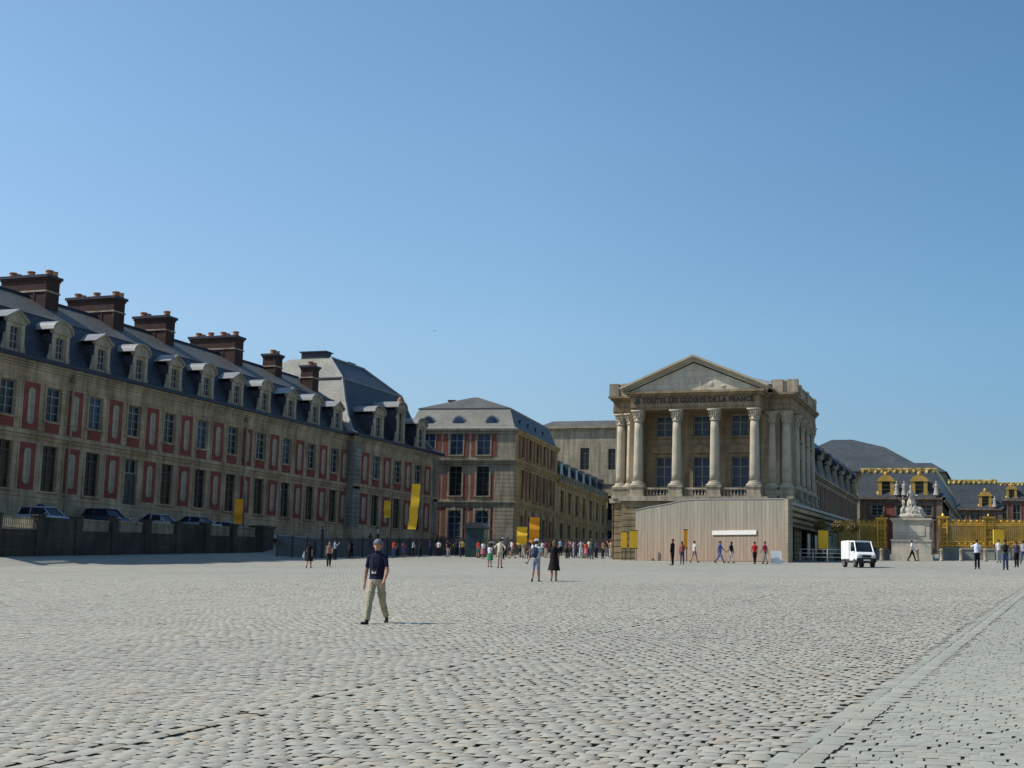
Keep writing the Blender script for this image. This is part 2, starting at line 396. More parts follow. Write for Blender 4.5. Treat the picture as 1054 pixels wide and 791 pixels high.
# ------------------------------------------------------------------ brick and stone wings
_dorm = {}
def dormer(parent, fr, x, z, kind='tri', w=2.1, h=2.5, depth=4.2, wide=.35, mats=None):
    """stone dormer: front with scroll cheeks, slated sides, lead-covered pediment roof"""
    sm, lm, sd = mats or ('stone_trim', 'lead', 'slate')
    k = (kind, w, h, depth, sm)
    if k not in _dorm:
        a = MB(); ow = w * .52
        wall_holes(a, -w / 2, w / 2, 0, h, [(-ow / 2, ow / 2, .35, h - .3)], .3)
        a.box(-w / 2 - .1, -ow / 2 - .12, -.1, .0, 0, h - .02); a.box(ow / 2 + .12, w / 2 + .1, -.1, .0, 0, h - .02)
        for s in (-1, 1):      # scrolls at the foot
            a.extrude([(s * (w / 2 + .1), 0), (s * (w / 2 + wide + .1), 0), (s * (w / 2 + wide), .45), (s * (w / 2 + .22), .8), (s * (w / 2 + .1), 1.5)], -.02, .2)
        a.box(-w / 2 - .2, w / 2 + .2, -.2, .1, h, h + .14)
        t = .16
        if kind == 'tri': out = [(-w / 2 - .32, h + .14), (w / 2 + .32, h + .14), (0, h + .95)]; inn = [(-w / 2 + .1, h + .24), (w / 2 - .1, h + .24), (0, h + .72)]
        else:
            n = 9; out = [(-(w / 2 + .3) * math.cos(PI * i / n), h + .14 + .85 * math.sin(PI * i / n)) for i in range(n + 1)][::-1]
        a.extrude(out, -.12, .12)
        top = out[1:] + out[:1] if kind != 'tri' else out
        # raking mouldings
        pts = [out[1], out[2], out[0]] if kind == 'tri' else out
        for i in range(len(pts) - 1):
            (xa, za), (xb, zb) = pts[i], pts[i + 1]
            a.extrude([(xa, za), (xb, zb), (xb * 1.05, zb + .13), (xa * 1.05, za + .13)], -.3, .05)
        g = MB(); g.box(-ow / 2 - .001, ow / 2 + .001, .26, .3, .35, h - .3)
        sdm = MB()
        for s in (-1, 1): sdm.box(min(s * w / 2, s * (w / 2 - .1)), max(s * w / 2, s * (w / 2 - .1)), .06, depth, 0, h)
        sdm.box(-w / 2 + .1, w / 2 - .1, depth - .1, depth, 0, h)
        rf = MB()
        rp = [(x_ * 1.07, z_ + .15) for x_, z_ in pts]
        for i in range(len(rp) - 1):
            (xa, za), (xb, zb) = rp[i], rp[i + 1]
            rf.extrude([(xa, za), (xb, zb), (xb, zb + .05), (xa, za + .05)], -.33, depth)
        _dorm[k] = (a.mesh('dormer', [sm]), sdm.mesh('dormer_cheeks', [sd]), rf.mesh('dormer_roof', [lm]))
    m1, m2, m3 = _dorm[k]
    o = place('dormer', m1, parent, fr, x, 0, z)
    link(bpy.data.objects.new('cheeks', m2), o); link(bpy.data.objects.new('dormer_roof', m3), o)
    # window as sub-part, in dormer coordinates
    ow = w * .52; key = ('d', round(ow, 2), round(h, 2), sm)
    if key not in _win:
        a = MB(); hh = h - .65
        for xx in (-ow / 2 + .05, 0, ow / 2 - .05): a.box(xx - .05, xx + .05, .14, .22, .35, .35 + hh)
        for j in range(4): a.box(-ow / 2, ow / 2, .15, .21, .35 + hh * j / 3 - .04, .35 + hh * j / 3 + .04)
        a.box(-ow / 2, ow / 2, .19, .25, .35, .35 + hh, 1)
        _win[key] = (a.mesh('dormer_window', ['frame', 'glass']), None)
    link(bpy.data.objects.new('window', _win[key][0]), o)
    return o

def hip_roof(root, name, rects, mats, kfun=None):
    """rects: list of (x0,x1,y0,y1,z) from the eaves up"""
    b = MB()
    for i in range(len(rects) - 1):
        a, c = rects[i], rects[i + 1]
        A = [(a[0], a[2], a[4]), (a[1], a[2], a[4]), (a[1], a[3], a[4]), (a[0], a[3], a[4])]
        B = [(c[0], c[2], c[4]), (c[1], c[2], c[4]), (c[1], c[3], c[4]), (c[0], c[3], c[4])]
        for j in range(4):
            k = (j + 1) % 4; b.poly([A[j], A[k], B[k], B[j]], kfun(i, j) if kfun else 0)
    c = rects[-1]; b.poly([(c[0], c[2], c[4]), (c[1], c[2], c[4]), (c[1], c[3], c[4]), (c[0], c[3], c[4])], kfun(len(rects), 0) if kfun else 0)
    return b.build(name, mats, root)

def chimney(root, x0, x1, y0, y1, z0, z1, pots, mats=('brick_dk', 'stone_trim', 'lead_dk')):
    b = MB()
    b.box(x0, x1, y0, y1, z0, z1 - .45, 0)
    zc = z1 - 1.55
    b.box(x0 - .09, x1 + .09, y0 - .09, y1 + .09, zc, zc + .14, 1)
    b.box(x0 - .08, x1 + .08, y0 - .08, y1 + .08, z1 - .448, z1 - .25, 0); b.box(x0 - .2, x1 + .2, y0 - .2, y1 + .2, z1 - .248, z1, 2)
    # recessed flue panels read as shadow lines
    n = max(1, int((x1 - x0) / 1.2))
    for i in range(n + 1):
        xx = x0 + (x1 - x0) * i / n; b.box(xx - .09, xx + .09, y0 - .05, y0 - .002, z0 + .2, zc - .01, 0)
    o = b.build('chimney', mats, root)
    for i in range(pots):
        xx = x0 + .5 + (x1 - x0 - 1.0) * (i / (pots - 1) if pots > 1 else .5); yy = (y0 + y1) / 2
        p = MB(); p.lathe([(.36, z1), (.31, z1 + .42), (.37, z1 + .46), (.37, z1 + .56)], xx, yy, 10)
        if i % 2 == 0: p.lathe([(.26, z1), (.24, z1 + .3), (.28, z1 + .4)], xx + .55, yy + .1, 10)
        q = p.build('chimney_pot', ['pot'], root); q.parent = o
    return o

_panel = {}
def brick_panel(root, fr, x, z0, z1, w, tablet=True):
    k = (round(w, 2), round(z1 - z0, 2), tablet)
    if k not in _panel:
        h = z1 - z0; a = MB(); a.box(-w / 2, w / 2, -.035, .03, 0, h, 0)
        if tablet:
            tw = w * .2; n = 8; pts = []
            for i in range(n + 1): pts.append((tw * math.cos(PI * i / n), h - .55 - tw + tw * .8 * math.sin(PI * i / n) + .2))
            for i in range(n + 1): pts.append((-tw * math.cos(PI * i / n), .35 + tw - tw * .8 * math.sin(PI * i / n)))
            a.extrude(pts, -.09, .0, 1)
        _panel[k] = a.mesh('brick_panel', ['brick', 'stone_trim'])
    return place('brick_panel', _panel[k], root, fr, x, 0, z0)

def quoins(mb, fr, xa, xb, z0, z1, mat=0, p=.08, h=.55):
    old = mb.fr; mb.fr = fr; n = int((z1 - z0) / h)
    for i in range(n):
        z = z0 + (z1 - z0) * i / n; mb.box(xa, xb, -p, .0, z + .02, z + (z1 - z0) / n - .02, mat)
    mb.fr = old

def two_storey(root, fr, x0, x1, bays, panels, zb, ends=(0, 0), wallmat='stone', door=None, W=1.9, PW=1.95, dark=False):
    """the ministers' wing elevation; bays and panels are centres along the wall"""
    zg0, zg1, zbelt, zu0, zu1, ze = 8.25, 12.0, 12.75, 14.05, 16.85, 18.7
    holes = []
    for x in bays:
        holes.append((x - W / 2, x + W / 2, zb + .3 if x == door else zg0, zg1)); holes.append((x - W / 2, x + W / 2, zu0, zu1))
    b = MB(fr); wall_holes(b, x0, x1, zb, ze, holes, .4)
    for x in bays:
        surround(b, x, zu0, zu1, W, .2, .07); surround(b, x, zg0, zg1, W, .2, .07, sill=(x != door))
    for x in panels:
        for za, zz in ((13.1, 17.), (8.25, 12.1)):
            b.box(x - PW / 2 - .16, x - PW / 2, -.06, .0, za, zz); b.box(x + PW / 2, x + PW / 2 + .16, -.06, .0, za, zz)
    b.box(x0, x1, -.14, .0, zb, 7.7)                                   # plinth
    b.box(x0, x1, -.17, .0, 7.702, 7.86)
    course(b, x0, x1, zbelt, [(.12, -.3, -.06), (.26, -.058, .12), (.16, .122, .3)])
    course(b, x0, x1, 17.2, [(.07, 0, .14)])
    b.build('wall', [wallmat], root)
    c = MB(fr); course(c, x0, x1, 18.1, [(.14, 0, .18), (.3, .182, .36), (.5, .362, .56)]); c.build('cornice', ['stone_trim'], root)
    g = MB(fr); g.box(x0 - .6, x1 + .6, -.78, -.1, 18.665, 18.98); g.build('gutter', ['lead_dk'], root)
    for i, x in enumerate(bays):
        if x == door:
            d_ = MB(fr); d_.box(x - W / 2, x + W / 2, .2, .3, zb + .3, 10.6)
            for xx in (-.5, .5): d_.box(x + xx * .8 - .3, x + xx * .8 + .3, .16, .199, zb + .8, 10.1)
            d_.build('door', ['door'], root); window(root, fr, x, .25, 10.7, W, 1.3, 2, 1)
        else: window(root, fr, x, .25, zg0, W, zg1 - zg0, 2, 5, glassm='glass_warm' if i % 3 else 'glass', framem='frame_dk', curtain=(i % 2 == 0))
        window(root, fr, x, .25, zu0, W, zu1 - zu0, 2, 4, glassm='glass' if (i * 7) % 3 else 'glass_blue')
        brick_panel(root, fr, x, 13.08, 13.86, W - .1, False)
    for x in panels:
        brick_panel(root, fr, x, 13.12, 16.98, PW); brick_panel(root, fr, x, 8.27, 12.05, PW)
    return holes

# the long wing -------------------------------------------------------
WX = -75.
wing = thing('palace_wing', 'long shaded brick and stone palace wing with dormers and tall chimneys on the left', 'building', (WX, 110, 6.0))
F = Frame(WX, 0, 90)
bays = [80.85 + 5.55 * i for i in range(12)]; panels = [b - 2.775 for b in bays] + [bays[-1] + 2.55]
two_storey(wing, F, 76.7, 145.0, bays, panels, 5.6, door=bays[4])
b = MB(); b.box(WX - 14, WX - .42, 76.7, 145.0, 5.6, 18.6); b.build('rear_walls', ['stone'], wing)
pr = [(0.35, 18.95), (-.1, 19.3), (-1.1, 21.2), (-1.9, 22.9), (-2.2, 23.0), (-7.2, 25.95)]
b = MB()
for i in range(len(pr) - 1):
    (a0, z0), (a1, z1) = pr[i], pr[i + 1]; b.poly([(WX + a0, 76.7, z0), (WX + a0, 145.2, z0), (WX + a1, 145.2, z1), (WX + a1, 76.7, z1)], 0 if i < 4 else 1)
b.poly([(WX - 7.2, 76.7, 25.95), (WX - 7.2, 145.2, 25.95), (WX - 14.3, 145.2, 18.9), (WX - 14.3, 76.7, 18.9)], 1)
b.poly([(WX + a, 76.7, z) for a, z in pr] + [(WX - 14.3, 76.7, 18.9)], 0)
b.build('roof', ['slate', 'slate_up'], wing)
b = MB(); b.tube((WX - 7.2, 76.7, 26.0), (WX - 7.2, 145.2, 26.0), .16); b.tube((WX - 2.05, 76.7, 23.0), (WX - 2.05, 145.2, 23.0), .09); b.build('ridge_cap', ['lead_dk'], wing)
for i, x in enumerate(bays): dormer(wing, Frame(WX + .15, 0, 90), x + .1, 18.98, 'arc' if i % 2 == 0 else 'tri', 1.95, 2.4, 3.9)
for x0, x1, y0, y1, z1, n in ((-85.2, -80.2, 96.2, 98.0, 27.85, 3), (-85.6, -80.2, 105.9, 107.6, 27.95, 3), (-84.0, -80.2, 114.4, 116.0, 27.7, 2), (-86, -80.2, 127.4, 129.2, 28.0, 4), (-82.1, -80.4, 136.6, 138.2, 27.5, 1), (-80.6, -79.0, 143.0, 144.6, 27.1, 1)):
    chimney(wing, x0, x1, y0, y1, 22.5, z1, n)
chimney(wing, -88.5, -87.0, 101.5, 103, 21, 26.6, 1)
for y in (94.0, 121.9):
    b = MB(F); b.tube((y, -.3, 6), (y, -.3, 18.7), .09); b.box(y - .2, y + .2, -.5, -.15, 17.6, 18.0)
    for z in (8, 11, 14, 16.5): b.box(y - .14, y + .14, -.42, -.0, z, z + .08)
    b.build('drainpipe', ['stone_grey'], wing)

# the end pavilion with its own tall roof ----------------------------------
PX = -74.
pav = thing('corner_pavilion', 'brick corner pavilion under a high dark slate roof at the end of the long wing', 'building', (PX, 158, 6.0))
F = Frame(PX, 0, 90)
pb = [151.0, 157.3, 163.6]; pp = [147.9, 154.1, 160.4, 166.6]
two_storey(pav, F, 145.0, 170.0, pb, pp, 5.6, W=2.1, PW=2.2)
b = MB(); quoins(b, F, 168.6, 170.02, 7.9, 18.0, 0, .12); b.build('quoins', ['quoin'], pav)
b = MB(); quoins(b, F, 144.98, 146.6, 7.9, 18.0, 0, .12)
quoins(b, Frame(PX, 145.0, 0), -1.0, .1, 7.9, 18.0, 0, .12); b.build('quoins', ['quoin'], pav)
b = MB(); b.box(PX - 20, PX - .42, 145.25, 170.0, 5.6, 18.6); b.poly([(PX - 1.2, 145.0, 5.6), (PX, 145.0, 5.6), (PX, 145.0, 18.6), (PX - 1.2, 145.0, 18.6)]); b.box(PX - 20, PX - 1.21, 145.01, 145.24, 5.6, 18.6); b.build('side_walls', ['stone'], pav)
def ins(i, z): return (PX - 22 + i, PX - i, 145.0 + i, 170.5 - i, z)
hip_roof(pav, 'roof', [ins(-.6, 18.95), ins(.6, 19.4), ins(2.0, 21.2), ins(3.0, 23.3), ins(4.1, 26.4), ins(8., 29.7)], ['slate', 'slate_sunlit'],
         lambda i, j: 1 if j == 0 and i >= 1 else 0)  # front slope and top take the slate with sunlight painted in
b = MB()
for s, q in ((1, 145.0), (-1, 170.5)):
    pts = [(PX - i, q + s * i, z) for i, z in ((-.6, 18.95), (.6, 19.4), (2.0, 21.2), (3.0, 23.3), (4.1, 26.4), (8., 29.7))]
    for u, v in zip(pts[:-1], pts[1:]): b.tube(u, v, .17, seg=6)
    b.tube((PX - 4.1, 149.1, 26.42), (PX - 16, 149.1, 26.42), .2, seg=6)
b.tube((PX - 4.1, 149.1, 26.42), (PX - 4.1, 166.4, 26.42), .12, seg=6)
b.tube((PX - 8, 153, 29.75), (PX - 8, 162.5, 29.75), .18, seg=6)
b.build('ridge_lead', ['lead'], pav)
b = MB(); b.box(PX - 12.5, PX - 9.0, 153.4, 155.0, 29.6, 30.6); b.box(PX - 12.7, PX - 8.8, 153.2, 155.2, 30.6, 30.75); b.build('roof_hatch', ['lead_dk'], pav)
b = MB(); b.box(PX - 11.5, PX - 9.0, 160, 162.0, 29.6, 30.4); b.build('roof_hatch', ['lead_dk'], pav)
dormer(pav, Frame(PX + .15, 0, 90), 150.9, 18.98, 'arc', 2.6, 2.9, 4.0)
dormer(pav, Frame(PX + .15, 0, 90), 157.3, 18.98, 'arc', 2.2, 4.3, 4.4); dormer(pav, Frame(PX + .15, 0, 90), 163.7, 18.98, 'arc', 2.6, 2.9, 4.0)
b = MB(); b.ell((PX - .0, 157.3, 24.5), (.35, .35, .55)); b.lathe([(.2, 23.9), (.45, 24.0), (.25, 24.3)], PX, 157.3, 10); b.build('urn', ['pot'], pav)

# three-storey block behind ---------------------------------------------------
cx, cy = -64.98, 176.; DEG = 6.27
blk = thing('corner_block', 'three storey stone and brick block with sunlit pale mansard roof and round-headed roof windows', 'building', (cx, cy, 6.0))
FF = Frame(cx, cy, DEG); FS = Frame(cx, cy, DEG + 90)
z1f, z2f, zc = 12.6, 18.6, 23.0
b = MB(FF); holes = []
bw = [-4.55, -8.5, -12.6]
for x in bw: holes += [(x - .95, x + .95, 7.0, 11.6), (x - .9, x + .9, 13.6, 17.7), (x - .95, x + .95, 19.3, 22.3)]
wall_holes(b, -15.8, 0, 5.5, zc, holes, .4)
for x in bw:
    surround(b, x, 7.0, 11.6, 1.9, .3, .1, False, True); surround(b, x, 13.6, 17.7, 1.8, .25, .1, True, False); surround(b, x, 19.3, 22.3, 1.9, .2, .08)
    n = 8; ar = [(-.95, 10.7)] + [(-.95 * math.cos(PI * i / n), 10.7 + .9 * math.sin(PI * i / n)) for i in range(1, n)] + [(.95, 10.7)]
    b.extrude([(x - .951, 11.61)] + [(x + u, v) for u, v in ar] + [(x + .951, 11.61)], .02, .12)
for xa, xb in ((-2.9, 0.0), (-15.8, -14.2)): quoins(b, FF, xa, xb + .0, 6.5, 17.6, 0, .14)
for z, t in ((12.5, .22), (18.3, .34), (22.6, .3)): course(b, -15.8, .0, z, [(t * .5, -.3, -.02), (t, 0, .22), (t * 1.4, .222, .36)])
b.build('wall', ['stone_grey'], blk)
for x in bw:
    window(blk, FF, x, .25, 7.0, 1.9, 4.6, 2, 5, glassm='glass_blue'); window(blk, FF, x, .25, 13.6, 1.8, 4.1, 2, 5, framem='frame_dk'); window(blk, FF, x, .25, 19.3, 1.9, 3.0, 2, 3, glassm='glass_blue')
for x in (-2.9 - .15, -6.0, -7.1, -10.1, -11.1, -14.0):
    if x < -3.2 or True:
        brick_panel(blk, FF, x, 19.1, 22.4, .66, False); brick_panel(blk, FF, x, 13.2, 16.6 if x > -14.5 else 17, .6, False); brick_panel(blk, FF, x, 7.0, 12.0, .6, False)
# side, warm light thrown back from the court painted into its stone
b = MB(FS); holes = []; sb = [4.6, 9.2, 13.8, 18.4, 23.2]
for x in sb: holes += [(x - .95, x + .95, 7.0, 11.2), (x - .95, x + .95, 13.6, 17.6), (x - .95, x + .95, 19.3, 22.3)]
wall_holes(b, 0, 27.8, 5.5, zc, holes, .4)
for x in sb: surround(b, x, 7.0, 11.2, 1.9, .25, .1); surround(b, x, 13.6, 17.6, 1.9, .25, .1); surround(b, x, 19.3, 22.3, 1.9, .2, .08)
quoins(b, FS, 0.0, 2.4, 6.5, 17.6, 0, .14); quoins(b, FS, 25.6, 27.8, 6.5, 17.6, 0, .14)
for z, t in ((12.5, .22), (18.3, .34), (22.6, .3)): course(b, .5, 27.8, z, [(t * .5, -.3, -.02), (t, 0, .22), (t * 1.4, .222, .36)])
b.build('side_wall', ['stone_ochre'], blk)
for x in sb:
    window(blk, FS, x, .25, 7.0, 1.9, 4.2, 2, 4, framem='frame_dk', glassm='glass_warm'); window(blk, FS, x, .25, 13.6, 1.9, 4.0, 2, 4, framem='frame_dk', glassm='glass_warm'); window(blk, FS, x, .25, 19.3, 1.9, 3.0, 2, 3, framem='frame_dk', glassm='glass_warm')
for x in (2.5, 6.9, 11.5, 16.1, 20.8, 25.4):
    brick_panel(blk, FS, x, 19.1, 22.4, 1.1, False); brick_panel(blk, FS, x, 13.2, 17.6, 1.1, False); brick_panel(blk, FS, x, 7.0, 12.0, 1.1, False)
b = MB(FF); b.box(-15.8, -.42, .42, 27.7, 5.5, zc - .1); b.build('core_walls', ['stone_grey'], blk)
b = MB(FF)
L = [(-16.2, .4, -.4, 28.2, 23.0), (-15.6, -.2, .2, 27.6, 23.25), (-14.6, -1.2, 1.2, 26.6, 25.9), (-14.7, -1.1, 1.1, 26.7, 26.05), (-8.2, -7.4, 6.5, 20.5, 28.3)]
for i in range(4):
    a, c = L[i], L[i + 1]
    A = [(a[0], a[2], a[4]), (a[1], a[2], a[4]), (a[1], a[3], a[4]), (a[0], a[3], a[4])]; B = [(c[0], c[2], c[4]), (c[1], c[2], c[4]), (c[1], c[3], c[4]), (c[0], c[3], c[4])]
    for j in range(4): k = (j + 1) % 4; b.poly([A[j], A[k], B[k], B[j]], (1 if j == 0 else 0) if i in (1,) else (2 if i != 3 else 3))  # steep front slope coloured as if sunlit, other sides plain slate
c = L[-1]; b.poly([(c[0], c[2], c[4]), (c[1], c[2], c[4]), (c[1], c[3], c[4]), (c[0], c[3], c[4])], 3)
b.build('roof', ['slate', 'slate_sunlit', 'lead', 'slate_up'], blk)
for x in (-3.6, -8.4, -12.9):
    b = MB(FF); n = 10; r = 1.05
    pts = [(x + r * math.cos(PI * i / n), 23.6 + 1.35 * math.sin(PI * i / n)) for i in range(n + 1)]
    b.extrude(pts, .45, 2.2, 0); o = b.build('roof_window', ['lead'], blk)
    g = MB(FF); g.extrude([(x + .82 * math.cos(PI * i / n), 23.7 + 1.05 * math.sin(PI * i / n)) for i in range(n + 1)], .40, .449); q = g.build('pane', ['glass_blue'], blk); q.parent = o
    for i in range(n):      # rounded hood
        pass
for x in (5, 10, 15, 20):
    b = MB(FS); n = 8; b.extrude([(x + 1.0 * math.cos(PI * i / n), 23.5 + 1.3 * math.sin(PI * i / n)) for i in range(n + 1)], .45, 2.2); b.build('roof_window', ['lead_dk'], blk)
b = MB(FF); b.box(-11.4, -10.5, 5.0, 5.7, 26.6, 27.6, 0); b.box(-11.5, -10.4, 4.9, 5.8, 27.6, 27.75, 0); b.build('chimney', ['brick_dk'], blk)

# low range going back from the block
low = thing('low_range', 'lower two storey stone range with attic windows running back from the three storey block', 'building', (*FS.p(48, 0, 0)[:2], 6.5))
b = MB(FS); sb = [31.5 + 6.2 * i for i in range(7)]; holes = []
for x in sb: holes += [(x - 1.1, x + 1.1, 7.4, 11.4), (x - 1.1, x + 1.1, 13.2, 16.6)]
wall_holes(b, 27.82, 72, 5.8, 18.0, holes, .4)
for x in sb: surround(b, x, 7.4, 11.4, 2.2, .25, .1); surround(b, x, 13.2, 16.6, 2.2, .25, .1)
for x in [28.6] + [34.6 + 6.2 * i for i in range(6)] + [71]: b.box(x - .55, x + .55, -.12, .0, 6.4, 17.5)
for z, t in ((12.2, .25), (17.6, .4)): course(b, 27.82, 72, z, [(t * .5, -.3, -.02), (t, 0, .25), (t * 1.3, .252, .4)])
b.build('wall', ['stone_ochre'], low)  # same painted bounce warmth as the block's side
for x in sb:
    window(low, FS, x, .25, 7.4, 2.2, 4.0, 2, 4, framem='frame_dk', glassm='glass_warm'); window(low, FS, x, .25, 13.2, 2.2, 3.4, 2, 4, framem='frame_dk', glassm='glass_warm')
b = MB(FS); b.box(27.82, 72, .42, 11.5, 5.8, 17.9); b.build('core_walls', ['stone_pav'], low)
b = MB(FS); b.extrude([(.0, 18.02), (1.2, 21.4), (6, 22.6), (11.5, 18.02)], 27.9, 72, plane='yz')
b.build('roof', ['slate'], low)
b = MB(FS)
for i in range(22): b.box(29 + i * 2, 30.2 + i * 2, -.3, -.05, 18.02, 18.901)
b.box(27.9, 72, -.35, -.0, 18.9, 19.05); b.build('parapet', ['stone_grey'], low)
for i in range(7):
    x = 31.5 + 6.2 * i; b = MB(FS); b.box(x - 1.3, x + 1.3, .2, 3, 18.4, 21.3); o = b.build('dormer', ['slate'], low)
    g = MB(FS); g.box(x - .9, x + .9, .12, .19, 19.0, 20.9); q = g.build('window', ['glass_blue'], low); q.parent = o

# tall grey block beyond
far = thing('far_block', 'tall plain grey stone block with a shallow lead roof rising behind the low range', 'building', (-76, 249, 9))
b = MB(Frame(0, 249, 0))
hs = [(-78.6, -76.8, 23.6, 27.8), (-73, -71.6, 23.6, 27.6), (-73, -71.6, 14, 18.6), (-72.9, -71.7, 8.8, 12)]
wall_holes(b, -86, -69.6, 8, 32.0, hs, .4); course(b, -86, -69.6, 31.3, [(.3, 0, .3), (.7, .302, .7)]); course(b, -86, -69.6, 20.8, [(.3, 0, .4)])
b.fr = W0; b.box(-86, -69.61, 249.42, 275, 8, 31.9); b.build('wall', ['stone_grey'], far)
for a, c, z0, z1 in hs: window(far, Frame(0, 249, 0), (a + c) / 2, .25, z0, c - a, z1 - z0, 2, 4, framem='frame_dk')
hip_roof(far, 'roof', [(-86.8, -68.9, 248.3, 276, 32.02), (-85, -71, 251, 273, 33.3)], ['slate_up'])

# ------------------------------------------------------------------ the pedimented pavilion
duf = thing('columned_pavilion', 'stone pavilion with pediment, inscription and tall columns above a rusticated base', 'building', (-26.5, 121, 4.0))
YP, YW, XL, XR = 117.2, 120.2, -34.5, -18.55
FP = Frame(0, YP, 0); FW = Frame(0, YW, 0); FR = Frame(XR, 0, 90); FL = Frame(XL, 0, -90)
PL, PRt = -32.9, -20.2
YB = 134.6
b = MB()      # basement
def rustic(fr, x0, x1, z0, z1, y=0., h=.56, holes=()):
    b.fr = fr; n = round((z1 - z0) / h); h = (z1 - z0) / n
    wall_holes(b, x0, x1, z0, z1, list(holes), .5, y)
    for i in range(n):
        zz = z0 + i * h; segs = [(x0, x1)]
        for ha in holes:
            if ha[2] < zz + h / 2 < ha[3]: segs = [q for a, c in segs for q in ((a, max(a, ha[0])), (min(c, ha[1]), c)) if q[1] - q[0] > .05 and not (q[0] >= ha[0] and q[1] <= ha[1])] if segs else segs
        for a, c in segs: b.box(a, c, y - .09, y - .002, zz + .04, zz + h - .03)
rustic(FP, PL, PRt, 3.6, 9.2, -.4)
rustic(FW, XL, PL - .1, 3.6, 9.2, -.3); rustic(FW, PRt + .1, XR, 3.6, 9.2, -.3)
rustic(FR, YW + .0, YB, 3.6, 9.2, -.2, holes=[(122.6 + 3.4 * i, 124.2 + 3.4 * i, 4.6, 7.9) for i in range(4)])
rustic(FL, -YB, -YW, 3.6, 9.2, -.2)
b.fr = W0; b.box(XL + .0, XR - .0, YW + .55, YB, 3.6, 9.2); b.box(PL + .02, PRt - .02, YP - .38, YW + .5, 3.6, 9.19)
b.build('rusticated_base', ['rust'], duf)
b = MB()
b.box(PL - .25, PRt + .25, YP - .75, YW, 9.2, 9.6); b.box(XL - .4, XR + .4, YW - .6, YB, 9.202, 9.598)
b.build('base_cornice', ['stone_trim'], duf)
b = MB()    # wall of the main floor
centres = (-29.95, -26.5, -23.05)
hs = []
for x in centres: hs += [(x - .78, x + .78, 9.9, 13.4), (x - .78, x + .78, 15.25, 17.15)]
b.fr = FW; wall_holes(b, XL, XR, 9.6, 19.0, hs, .4)
for x in centres:
    surround(b, x, 9.9, 13.4, 1.56, .2, .08, False); surround(b, x, 15.25, 17.15, 1.56, .17, .06)
    b.box(x - 1.15, x + 1.15, -.25, .0, 13.75, 13.9)
    n = 8
    if x == -26.5: b.extrude([(x - 1.2, 13.9), (x + 1.2, 13.9), (x, 14.55)], -.26, .0)
    else: b.extrude([(x - 1.2 * math.cos(PI * i / n), 13.9 + .6 * math.sin(PI * i / n)) for i in range(n + 1)], -.26, .0)
for xa in (-34.75, -32.75, -20.35, -18.75): pass
b.fr = FR; hr = [(y - .8, y + .8, 10.1, 13.6) for y in (124.95, 128.25, 131.45)] + [(y - .8, y + .8, 15.2, 17.) for y in (124.95, 128.25, 131.45)]
wall_holes(b, YW, YB, 9.6, 19.0, hr, .4)
for a, c, z0, z1 in hr: surround(b, (a + c) / 2, z0, z1, 1.6, .18, .08)
b.fr = FL; wall_holes(b, -YB, -YW, 9.6, 19.0, [], .4)
b.fr = W0; b.poly([(XL, YB, 3.6), (XR, YB, 3.6), (XR, YB, 19), (XL, YB, 19)])
b.box(PL + .1, PL + .9, YW - 1.6, YW, 9.6, 17.3); b.box(PRt - .9, PRt - .1, YW - .35, YW, 9.6, 17.3)
b.box(PRt + .02, PRt + .75, YW - .3, YW, 9.6, 17.3)
b.build('wall', ['stone_pav'], duf)
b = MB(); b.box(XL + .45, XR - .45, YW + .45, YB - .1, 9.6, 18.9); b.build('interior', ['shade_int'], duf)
for x in centres:
    window(duf, FW, x, .25, 9.9, 1.56, 3.5, 2, 4, glassm='glass_blue'); window(duf, FW, x, .25, 15.25, 1.56, 1.9, 2, 3, glassm='glass_blue')
for a, c, z0, z1 in hr: window(duf, FR, (a + c) / 2, .25, z0, 1.6, z1 - z0, 2, 4)
# columns: one mesh, copied
cb = MB()
H = 6.75
shaft = [(.43 - .07 * (t ** 1.7), .42 + t * (H - 1.42)) for t in [i / 8 for i in range(9)]]
cb.box(-.62, .62, -.62, .62, 0, .14); cb.lathe([(.60, .14), (.62, .2), (.6, .26), (.52, .28), (.52, .32), (.55, .36), (.5, .41), (.47, .42)], 0, 0, 20)
cb.lathe(shaft, 0, 0, 24)
cz = H - 1.0
cb.lathe([(.40, cz), (.45, cz + .03), (.45, cz + .08), (.4, cz + .1), (.41, cz + .5), (.5, cz + .75), (.56, cz + .86)], 0, 0, 20)
for ring, (rr, zz, hh, off) in enumerate(((.37, cz + .12, .34, 0), (.42, cz + .38, .36, .5))):
    for i in range(8):
        a = 2 * PI * (i + off) / 8; c_, s_ = math.cos(a), math.sin(a)
        for t in range(3):
            r0 = rr + .03 + .05 * t * t * .5; cb.ell((r0 * c_, r0 * s_, zz + hh * (t + .4) / 3), (.06, .06, .08), 6, 4)
for i in range(4):
    a = PI / 4 + i * PI / 2; cb.ell((.56 * math.cos(a), .56 * math.sin(a), cz + .8), (.1, .1, .1), 8, 6)
cb.box(-.58, .58, -.58, .58, H - .13, H)
cme = cb.mesh('column', ['stone_col'])
ZC = 10.6
bmn = bmesh.new(); bmn.from_mesh(cme)
for f_ in bmn.faces:
    if len(f_.verts) == 4: f_.smooth = True
bmn.to_mesh(cme); bmn.free()
cols = [(x, YP + .5) for x in (-31.7, -28.2, -24.8, -21.3)] + [(-34.0, YW - .05), (-32.95, YW - .35), (-20.15, YW - .05), (-18.95, YW - .05)]
cols += [(XR - .1, y) for y in (123.3, 126.6, 129.9, 133.0)] + [(XL + .1, y) for y in (123.3, 126.6, 129.9, 133.0)]
pb_ = MB()
